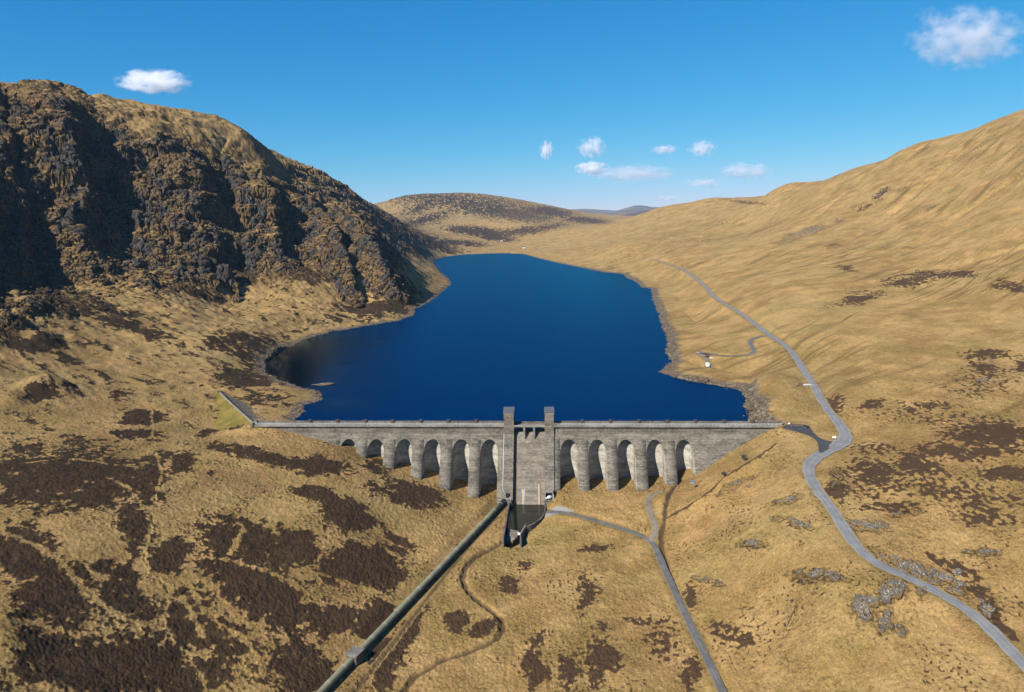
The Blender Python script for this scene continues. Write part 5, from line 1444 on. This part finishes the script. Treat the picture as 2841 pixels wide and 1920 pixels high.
for s in (-1, 1): MB().tube([lat * 3.1 * s + fw * -1.6 + Vector((0, 0, _tz)), lat * 3.1 * s + fw * 1.6 + Vector((0, 0, _tz))], .15, 6).tube([lat * 3.1 * s + fw * 1.6 + Vector((0, 0, _tz)), lat * 3.1 * s + fw * 1.6 + Vector((0, 0, _tz + .9))], .1, 6).build('side_beam', M_RAIL, cg_)
a = Vector(ground(1702, 884)); b = Vector(ground(1726, 875))
of = empty('outfall', (a.x, a.y, hz(a.x, a.y))); tag(of, 'white concrete outfall channel where a burn meets the loch shore', 'outfall')
b = b - a; b.z = hz(a.x + b.x, a.y + b.y) - hz(a.x, a.y)
n_ = Vector((-b.y, b.x, 0)).normalized()
for s, nm in ((-.55, 'channel_wall'), (.55, 'channel_wall')):
    p = [n_ * (s - .15), n_ * (s + .15), b + n_ * (s + .15), b + n_ * (s - .15)]
    MB().hexa([(q.x, q.y, q.z - .8) for q in p], [(q.x, q.y, q.z + .5) for q in p]).build(nm, M_TRIM, of)
p = [n_ * -.4, n_ * .4, b + n_ * .55, b + n_ * -.55]
MB().hexa([(q.x, q.y, q.z - .8) for q in p], [(q.x, q.y, q.z + .25) for q in p]).build('channel_floor', M_WHITE, of)

# ------------------------------------------------------------------ vehicles
def wheel(x, y, r, parent, w=.22, ax='x'):
    o = MB().tube([(x - w / 2, y, r), (x + w / 2, y, r)], r, 16).build('wheel', M_TYRE, parent, False)
    MB().tube([(x - w / 2 - .01, y, r), (x + w / 2 + .01, y, r)], r * .55, 12).build('rim', M_RAIL, o)
    return o
def shell(name, secs, mat, parent):
    """body lofted along y from sections (y, half width low, half width high, z low, z high)"""
    mb = MB(); bm = mb.bm; rings = []
    for y, w0, w1, z0, z1 in secs:
        zm = z0 + (z1 - z0) * .55
        rings.append([bm.verts.new(p) for p in ((-w0, y, z0), (w0, y, z0), (w0 * 1.02, y, zm), (w1, y, z1 - .05), (w1 - .12, y, z1), (-w1 + .12, y, z1), (-w1, y, z1 - .05), (-w0 * 1.02, y, zm))])
    for a, b in zip(rings, rings[1:]):
        for k in range(8): bm.faces.new((a[k], a[(k + 1) % 8], b[(k + 1) % 8], b[k]))
    bm.faces.new(rings[0]); bm.faces.new(rings[-1][::-1])
    return mb.build(name, mat, parent)
def car(u, v, rz, mat, label, cat='car'):
    x, y, z = ground(u, v)
    r = empty('parked_car', (x, y, hz(x, y) + .05), rz); tag(r, label, cat, 'cars parked by the loch')
    shell('body', [(-2.1, .78, .74, .35, .75), (-2.0, .85, .80, .25, .95), (-1.2, .88, .84, .22, 1.0), (1.0, .88, .84, .22, .98), (1.9, .84, .76, .25, .82), (2.1, .74, .66, .35, .65)], mat, r)
    shell('cabin', [(-1.75, .78, .62, .95, 1.02), (-1.35, .79, .66, .95, 1.46), (.2, .79, .66, .95, 1.5), (.95, .78, .62, .95, 1.0)], M_GLASS, r)
    shell('roof', [(-1.35, .62, .60, 1.44, 1.50), (.15, .62, .60, 1.48, 1.54)], mat, r)
    for sx in (-.82, .82):
        for sy in (-1.3, 1.35): wheel(sx, sy, .33, r)
    for sx in (-.6, .6):
        MB().box(sx - .16, sx + .16, 2.02, 2.10, .55, .70).build('headlight', M_WHITE, r)
        MB().box(sx - .14, sx + .14, -2.13, -2.05, .60, .82).build('tail_light', M_RUST, r)
    return r
M_GREYBLUE = plain('grey_blue_paint', (.20, .26, .31), .35, .5)
M_MAROON = plain('maroon_paint', (.055, .018, .028), .35, .5)
M_PALEPINK = plain('pale_canvas', (.52, .45, .42), .8, .2)
car(1588, 802, R(86), M_GREYBLUE, 'grey blue car parked side on nearest the water at the lochside track')
car(1605, 812, R(35), M_MAROON, 'dark maroon car parked in front of a pale trailer')
x, y, z = ground(1614, 815)
tl = empty('trailer', (x, y, hz(x, y) + .1), R(62)); tag(tl, 'small pale covered trailer standing behind the dark maroon car', 'trailer')
MB().box(-.8, .8, -1.3, 1.3, .4, 1.25).build('trailer_body', M_PALEPINK, tl, bevel=.06)
MB().box(-.05, .05, 1.3, 2.1, .45, .55).build('drawbar', M_RAIL, tl)
for s in (-.9, .9): wheel(s, 0, .3, tl)
x, y, z = ground(1605, 832)
van = empty('campervan', (x, y, hz(x, y) + .08), R(-4)); tag(van, 'white campervan parked on the grassy point beside the loch', 'campervan')
shell('body', [(-2.9, 1.0, .98, .45, 2.7), (-2.75, 1.08, 1.05, .4, 2.85), (1.2, 1.08, 1.05, .4, 2.85), (1.75, 1.06, .98, .4, 2.3), (1.95, 1.02, .9, .4, 1.35), (2.9, .98, .86, .4, 1.1), (3.0, .9, .8, .45, .95)], M_WHITE, van)
MB().box(-.5, .5, -2.95, -2.88, 1.55, 2.15).build('rear_window', M_GLASS, van)
for s in (-1, 1):
    MB().box(s * 1.085 - .02, s * 1.085 + .02, -1.6, -.4, 1.6, 2.2).build('side_window', M_GLASS, van)
    MB().box(s * .8 - .1, s * .8 + .1, -2.98, -2.9, .75, 1.15).build('tail_light', M_RUST, van)
MB().hexa([(-.85, 1.80, 1.45), (.85, 1.80, 1.45), (.85, 2.02, 1.42), (-.85, 2.02, 1.42)], [(-.8, 1.40, 2.62), (.8, 1.40, 2.62), (.8, 1.62, 2.45), (-.8, 1.62, 2.45)]).build('windscreen', M_GLASS, van)
MB().box(-.35, .35, -.6, .1, 2.84, 2.95).build('roof_vent', M_GLASS, van)
for sx in (-.95, .95):
    for sy in (-1.8, 2.0): wheel(sx, sy, .38, van)
def motorbike(u, v, rz, mat, label):
    x, y, z = ground(u, v)
    r = empty('motorbike', (x, y, hz(x, y) + .2), rz); tag(r, label, 'motorbike', 'motorbikes parked at the end of the dam')
    for sy in (-.75, .75): wheel(0, sy, .32, r, .16)
    shell('fairing', [(-.5, .12, .10, .45, .80), (0, .24, .22, .35, 1.0), (.5, .30, .24, .40, 1.1), (.85, .18, .10, .55, .95)], mat, r)
    shell('seat', [(-.95, .12, .10, .78, .92), (-.5, .18, .16, .74, .88), (.05, .16, .14, .78, .90)], M_BLACK, r)
    MB().tube([(-.38, .45, 1.12), (0, .55, 1.05), (.38, .45, 1.12)], .03, 6).build('handlebar', M_RAIL, r)
    MB().box(-.16, .16, .62, .66, 1.05, 1.38).build('windscreen', M_GLASS, r)
    for s in (-.32, .32): MB().box(s - .13, s + .13, -.85, -.35, .45, .80).build('pannier', M_BLACK, r)
    return r
motorbike(1792, 965, R(75), M_WHITE, 'white and black motorbike parked beside the gate at the end of the dam crest')
motorbike(1828, 970.5, R(35), M_BLACK, 'black motorbike in the corner of the car park, left of two')
motorbike(1833, 973.5, R(35), M_BLACK, 'black motorbike in the corner of the car park, right of two')

# ------------------------------------------------------------------ cottages at the head of the loch
def cottage(u, v, Yd, label, w=9):
    x, y, z = at_y(u, v, Yd); z = hz(x, y)
    r = empty('cottage', (x, y, z - .3), .2); tag(r, label, 'cottage', 'white cottages beyond the head of the loch')
    MB().box(-w / 2, w / 2, -3, 3, 0, 3.4).build('wall', M_WHITE, r)
    rf = MB(); rf.hexa([(-w / 2 - .3, -3.4, 3.4), (w / 2 + .3, -3.4, 3.4), (w / 2 + .3, 3.4, 3.4), (-w / 2 - .3, 3.4, 3.4)], [(-w / 2 - .3, -.05, 6), (w / 2 + .3, -.05, 6), (w / 2 + .3, .05, 6), (-w / 2 - .3, .05, 6)])
    rf = rf.build('roof', M_SLATE, r)
    MB().box(w / 2 - 1.2, w / 2 - .3, -.5, .5, 5, 7).build('chimney', M_WHITE, rf)
cottage(1138, 540, 3000, 'tiny white cottage below the dark heather slope, the left one beyond the loch')
cottage(1189, 559, 2550, 'tiny white cottage close to the head of the loch, the right one')

# ------------------------------------------------------------------ bare shrubs and birches
M_TWIG = plain('bare_twigs', (.085, .066, .056), .9, .1, 0, .3, .8)
M_TWIG2 = plain('budding_twigs', (.110, .085, .050), .9, .1, 0, .3, .8)
M_BARK = plain('birch_bark', (.22, .20, .18), .9, .1, 0, .5, 2.0)
def twig_tree(seed, h, spread, stems, twigs):
    rg = random.Random(seed)
    tr_ = MB(); cr = MB()
    for s in range(stems):
        a = rg.uniform(0, 6.28); l = rg.uniform(.1, .45) * spread
        top = Vector((math.cos(a) * l, math.sin(a) * l, h * rg.uniform(.55, .85)))
        mid_ = top * .5 + Vector((rg.uniform(-.2, .2), rg.uniform(-.2, .2), .15 * h))
        base = Vector((math.cos(a) * .15, math.sin(a) * .15, -.3))
        tr_.tube([base, mid_, top], [.10, .07, .035], 6)
        for t in range(twigs // stems):
            f = rg.uniform(.25, 1.0)
            p = base.lerp(mid_, f * 2) if f < .5 else mid_.lerp(top, f * 2 - 1)
            b = rg.uniform(0, 6.28); e = rg.uniform(-.1, 1.0); L = rg.uniform(.5, 1.2) * spread * .42
            d = Vector((math.cos(b) * math.cos(e), math.sin(b) * math.cos(e), math.sin(e)))
            q = p + d * L * .5; w_ = p + d * L + Vector((0, 0, .12 * L))
            cr.tube([p, q, w_], [.030, .022, .012], 3, False)
            for _ in range(3):
                d2 = (d + Vector((rg.uniform(-.8, .8), rg.uniform(-.8, .8), rg.uniform(-.3, .8)))).normalized()
                k = q.lerp(w_, rg.uniform(0, .8)); cr.tube([k, k + d2 * L * .45], [.020, .010], 3, False)
    return tr_, cr
TREES = []
for sd_, h, sp, st, tw, mt in ((1, 4.0, 2.6, 6, 190, M_TWIG), (2, 5.5, 2.8, 4, 210, M_TWIG2), (3, 3.0, 3.0, 7, 180, M_TWIG)):
    a, b = twig_tree(sd_, h, sp, st, tw)
    ta = a.build('trunk', M_BARK); tb = b.build('crown', mt)
    TREES.append((ta.data, tb.data)); bpy.data.objects.remove(ta); bpy.data.objects.remove(tb)
def shrub(k, u, v, s, label, group, name='bare_shrub', cat='shrub', rz=0.0):
    x, y, z = ground(u, v)
    r = empty(name, (x, y, hz(x, y)), rz); r.scale = (s, s, s * .9); tag(r, label, cat, group)
    for nm, me in zip(('trunk', 'crown'), TREES[k % 3]):
        o = bpy.data.objects.new(nm, me); COL.objects.link(o); o.parent = r
    return r
GS_ = 'bare shrubs on the slope right of the dam'
shrub(0, 1687, 1048, 1.15, 'rounded bare shrub on the grass slope just below the right end of the dam wall', GS_)
shrub(2, 1642, 1082, .9, 'smaller bare shrub at the top of the old dyke below the dam wall', GS_)
GL = 'bare birches along the left shore'
for i, (u, v, s, t) in enumerate([(716, 735, 1.7, 'bare birch at the edge of the water below the crags, first past the shrubby knoll'), (700, 738, 1.5, 'bare birch on the bank just inland of the first shore birch below the crags'),
        (735, 733, 1.3, 'small bare birch standing closest to the heathery rock point'), (880, 690, 1.5, 'bare shrub on top of the heathery rock point'),
        (560, 790, 1.5, 'bare birch in the middle of the shrubby knoll by the bay'), (585, 800, 1.4, 'bare birch on the lower side of the shrubby knoll'), (610, 780, 1.5, 'bare birch on the loch side of the shrubby knoll'),
        (625, 805, 1.3, 'bare birch right above the stony shore of the bay'), (575, 770, 1.3, 'bare birch at the top of the shrubby knoll'),
        (545, 860, 1.4, 'bare birch in heather above the inner end of the bay'), (520, 880, 1.2, 'bare birch beside the top of the grass bank'), (615, 905, 1.2, 'low bare shrub on the tussocky ground between bank and loch'),
        (575, 905, 1.1, 'low bare shrub beside the stone pitched bank'), (500, 870, 1.3, 'bare birch in heather furthest left of the grass bank top'), (470, 905, 1.2, 'bare shrub on the pale moor left of the grass bank'),
        (590, 840, 1.3, 'bare birch at the corner where the bay begins'), (480, 935, 1.0, 'bare shrub close to the left edge of the grass bank')]):
    shrub(i, u, v, s, t, GL, 'birch_tree' if 'birch' in t else 'bare_shrub', 'tree' if 'birch' in t else 'shrub', i * 1.3)

# ------------------------------------------------------------------ outcrops on the right-hand slope
GO = 'rock outcrops on the slope by the road'
for args in [
    (1978, 1366, 5.2, 4.4, 1.9, 'biggest pale grey rock outcrop, broken slabs below the road bend', 0.42, .3),
    (2038, 1348, 3.2, 4.6, 2.0, 'dark slabby rock at the upper right of the biggest outcrop against the road', 0.40, -.5),
    (1962, 1405, 2.4, 3.4, 1.5, 'pale rock at the lower left corner of the biggest outcrop', .42, .9),
    (2008, 1410, 3.6, 2.4, 1.3, 'dark sloping slab at the foot of the biggest outcrop', .42, .5),
    (2089, 1345, 1.4, 2.6, 1.7, 'isolated grey boulder right beside the road past the biggest outcrop', .3, .1),
    (2045, 1440, 1.6, 2.2, .6, 'low mossy rock in grass below the biggest outcrop', .45, .4),
    (1860, 1300, 3.2, 1.6, 1.5, 'small pale rock ledge left of the road in the middle of the slope', .35, .1),
    (1815, 1303, 2.2, 1.4, 1.2, 'grey rock at the left end of the mid slope ledge', .35, .7),
    (1895, 1318, 1.4, 1.2, .9, 'pale rock at the right end of the mid slope ledge', .35, 0),
    (1700, 1235, 1.9, 1.4, 1.4, 'single pale boulder in a heather ring on the grass slope', .3, 0),
    (1753, 1182, 1.5, 1.2, 1.3, 'upright grey rock at the left end of the long stony step', .3, 0),
    (1835, 1195, 3.0, 1.0, 1.0, 'low dark rock along the long stony step', .4, -.1),
    (1775, 1140, 3.6, 1.6, 1.2, 'grey rock slab in heather above the long stony step', .38, -.2),
    (1700, 1105, 2.6, 1.2, 1.0, 'dark rock patch in grass between the dyke and the road', .4, -.5),
    (1838, 1112, 1.6, 1.6, 1.5, 'grey rock against the verge on the inside of the road bend', .3, 0),
    (1945, 1190, 3.0, 1.6, 1.7, 'pale rock outcrop just uphill of the straight road below the bend', .33, -.2),
    (1990, 1195, 2.6, 1.5, 1.3, 'whitish rock to the right of the outcrop uphill of the straight road', .35, -.4),
    (2030, 1168, 2.4, 1.2, 1.0, 'dark rock beyond the whitish outcrop on the right-hand moor', .4, -.6),
    (2250, 820, 4.0, 2.2, 1.5, 'low dark rock among heather on the far right hillside', .4, 0),
    (1590, 1318, 1.6, .9, .8, 'small dark rock in the grass right of the access track', .4, .2),
    (1711, 1328, 1.1, 1.0, .7, 'small round grey stone in open grass', .35, 0)]:
    rock('rock_outcrop', args[0], args[1], args[2] * .62, args[3] * .62, args[4] * .62, args[5], 'rock outcrop', GO, args[6], args[7])
GC = 'rocks of the cutting above the lower road'
for i, (u, v, a, b, c, lab) in enumerate([(2060, 1283, 2.4, 1.5, 2.0, 'rock at the upper start of the road cutting'), (2090, 1290, 2.8, 1.6, 2.3, 'broad grey rock in the upper half of the road cutting'), (2120, 1300, 3.0, 1.7, 2.6, 'tallest grey rock in the middle of the road cutting'),
        (2150, 1312, 2.6, 1.6, 2.2, 'grey rock right of the tallest one in the road cutting'), (2180, 1330, 2.6, 1.6, 2.0, 'rock in the lower half of the road cutting'), (2175, 1300, 3.4, 2.0, 2.0, 'rock set back on the slope above the road cutting'),
        (2225, 1365, 2.0, 1.4, 1.5, 'rock between the cutting and the heathery verge'), (2245, 1385, 1.8, 1.6, 1.8, 'pale rounded rock on the heathery verge at lower right'), (2270, 1255, 1.6, 1.0, 1.0, 'small whitish stones high on the right-hand moor'), (2340, 1255, 1.2, 1.0, .9, 'stone at the right edge'),
        (2245, 1335, .9, .8, 1.2, 'small white upright stone above the lower road')]):
    if u > 2324: continue
    rock('rock_outcrop', u, v, a * .62, b * .62, c * .6, lab, 'rock outcrop', GC, .35, i * .7)

# ------------------------------------------------------------------ stones along the shore (uncountable)
rg = np.random.RandomState(4)
ico = bmesh.new(); bmesh.ops.create_icosphere(ico, subdivisions=1, radius=1)
IV = np.array([v.co for v in ico.verts]); IF = np.array([[v.index for v in f.verts] for f in ico.faces]); ico.free()
pts = []
for (ax, ay), (bx, by) in zip(SHORE, SHORE[1:]):
    L = math.hypot(bx - ax, by - ay); my = (ay + by) / 2
    if my > 1500: continue
    dens = 1.5 if my < 750 else .6
    for _ in range(int(L * dens)):
        t = rg.rand(); pts.append((ax + (bx - ax) * t + rg.normal() * 3.2, ay + (by - ay) * t + rg.normal() * 3.2))
for u0, u1, v0, v1, n in ((1690, 1755, 890, 955, 240), (1480, 1530, 690, 840, 260), (560, 740, 780, 950, 420)):
    for _ in range(n):
        g_ = ground(rg.uniform(u0, u1), rg.uniform(v0, v1)); pts.append((g_[0] + rg.normal(), g_[1] + rg.normal()))
pts = np.array(pts)
sdv = shore_sd(pts[:, 0], pts[:, 1]); hv_ = height(pts[:, 0], pts[:, 1]); lyv = dam_local(pts[:, 0], pts[:, 1])[1]
ok = (hv_ > -.5) & (sdv < 11) & (lyv > 7)
pts = pts[ok]; hv_ = hv_[ok]
VV = []; FF = []
for i, (p, h) in enumerate(zip(pts, hv_)):
    s = rg.gamma(2.0, .14) + .12; sc = s * np.array([rg.uniform(.8, 1.6), rg.uniform(.7, 1.3), rg.uniform(.45, .9)])
    a = rg.rand() * 6.28; q = IV * (1 + .28 * rg.normal(size=(len(IV), 1))) * sc
    q = np.stack([q[:, 0] * math.cos(a) - q[:, 1] * math.sin(a), q[:, 0] * math.sin(a) + q[:, 1] * math.cos(a), q[:, 2]], -1) + np.array([p[0], p[1], h + .1 * s])
    VV.append(q); FF.append(IF + i * len(IV))
stones = mesh_np('shore_stones', np.concatenate(VV), np.concatenate(FF), stonemat('shore_stone', (.075, .058, .040), (.185, .150, .108), (.12, .082, .048), .35))
tag(stones, kind='stuff')
isl = rock('boulder', 735, 873, 8.5, 2.4, .8, 'low flat rocky islet in the dark bay left of the dam', 'islet', None, .3, .15)
_x, _y, _z = at_z(738, 873, 0); isl.location = (_x, _y, .12)
# ------------------------------------------------------------------ clouds
def cloudmat(seed, dens, thr, sc=1.5):
    m = bpy.data.materials.new('cloud'); m.use_nodes = True
    t = m.node_tree; t.nodes.clear()
    out = t.nodes.new('ShaderNodeOutputMaterial'); pv = t.nodes.new('ShaderNodeVolumePrincipled')
    t.links.new(pv.outputs[0], out.inputs['Volume'])
    pv.inputs['Color'].default_value = (.98, .98, 1, 1); pv.inputs['Anisotropy'].default_value = .2
    tc = t.nodes.new('ShaderNodeTexCoord')
    mp = t.nodes.new('ShaderNodeMapping'); mp.inputs['Location'].default_value = (seed * 3.1, seed * 1.7, seed); t.links.new(tc.outputs['Object'], mp.inputs[0])
    mp.inputs['Scale'].default_value = (1.5, 1.5, 1.0)
    nz = t.nodes.new('ShaderNodeTexNoise'); nz.inputs['Scale'].default_value = sc; nz.inputs['Detail'].default_value = 7; nz.inputs['Roughness'].default_value = .62; t.links.new(mp.outputs[0], nz.inputs['Vector'])
    ln = t.nodes.new('ShaderNodeVectorMath'); ln.operation = 'LENGTH'; t.links.new(tc.outputs['Object'], ln.inputs[0])
    def ma(op, a, b, clamp=False):
        n = t.nodes.new('ShaderNodeMath'); n.operation = op; n.use_clamp = clamp
        for s, v in zip(n.inputs, (a, b)):
            if hasattr(v, 'is_output'): t.links.new(v, s)
            else: s.default_value = v
        return n.outputs[0]
    fall = ma('SUBTRACT', 1.0, ma('MULTIPLY', ln.outputs['Value'], ln.outputs['Value']), True)
    d = ma('ADD', ma('MULTIPLY', fall, .45), ma('MULTIPLY', ma('SUBTRACT', nz.outputs['Fac'], .5), 2.3))
    d = ma('MULTIPLY', ma('SUBTRACT', d, thr), 1.6, True)
    d = ma('MULTIPLY', ma('MULTIPLY', d, ma('MULTIPLY', fall, 3.0, True)), dens)
    t.links.new(d, pv.inputs['Density'])
    m.cycles.volume_step_rate = .35
    return m
_ci = 0
def cloud(u, v, w, h, label, Yd=None, dens=None, thr=.22, sc=2.1):
    global _ci
    _ci += 1
    dx, dy, dz = ray(u, v)
    Yd = Yd or min(1500 / (dz / dy), 26000)
    x, y, z = at_y(u, v, Yd)
    k = Yd / dy
    rx, rz_ = w * .5 * k * 1.25, h * .5 * k * 1.45
    ry = max(rx * .6, rz_)
    bm = bmesh.new(); bmesh.ops.create_icosphere(bm, subdivisions=3, radius=1)
    me = bpy.data.meshes.new('cloud'); bm.to_mesh(me); bm.free()
    me.materials.append(cloudmat(_ci, dens or 3.6 / ry, thr, sc))
    o = bpy.data.objects.new('cloud', me); COL.objects.link(o)
    o.location = (x, y, z); o.scale = (rx, ry, rz_)
    tag(o, label, 'cloud', 'clouds in the blue sky')
cloud(350, 186, 150, 42, 'small white cloud alone above the crags at upper left', dens=.02, thr=.14)
cloud(2195, 88, 235, 104, 'largest loose white cloud at the upper right corner', dens=.008, thr=.20, sc=2.3)
cloud(2108, 36, 60, 34, 'faint wisp just left of the largest cloud', dens=.004, thr=.22)
cloud(1240, 341, 30, 36, 'small bright upright cloud, leftmost of those above the valley', dens=.02)
cloud(1343, 335, 62, 40, 'greyish cloud right of the small bright upright one')
cloud(1342, 382, 72, 26, 'bright white puff at the left end of the long cloud bank', dens=.02)
cloud(1430, 395, 190, 34, 'long ragged cloud bank low over the valley head')
cloud(1508, 340, 60, 18, 'faint flat wisp high over the valley head')
cloud(1593, 337, 62, 30, 'small grey puff high over the valley to the right')
cloud(1692, 388, 120, 32, 'flat bottomed white cloud low above the right-hand ridge')
cloud(1596, 415, 80, 18, 'thin low wisp under the gap between the two long clouds')
cloud(1515, 450, 80, 11, 'thin low cloud above the far blue mountain')
# ------------------------------------------------------------------ haze
mh = bpy.data.materials.new('haze'); mh.use_nodes = True
mh.node_tree.nodes.clear()
_o = mh.node_tree.nodes.new('ShaderNodeOutputMaterial'); _p = mh.node_tree.nodes.new('ShaderNodeVolumePrincipled')
mh.node_tree.links.new(_p.outputs[0], _o.inputs['Volume'])
_p.inputs['Color'].default_value = (.42, .68, 1.0, 1); _p.inputs['Density'].default_value = 0.00002; _p.inputs['Anisotropy'].default_value = 0.0
hzb = MB().box(-12000, 12000, -400, 21000, -120, 760).build('haze', mh)
tag(hzb, kind='stuff')
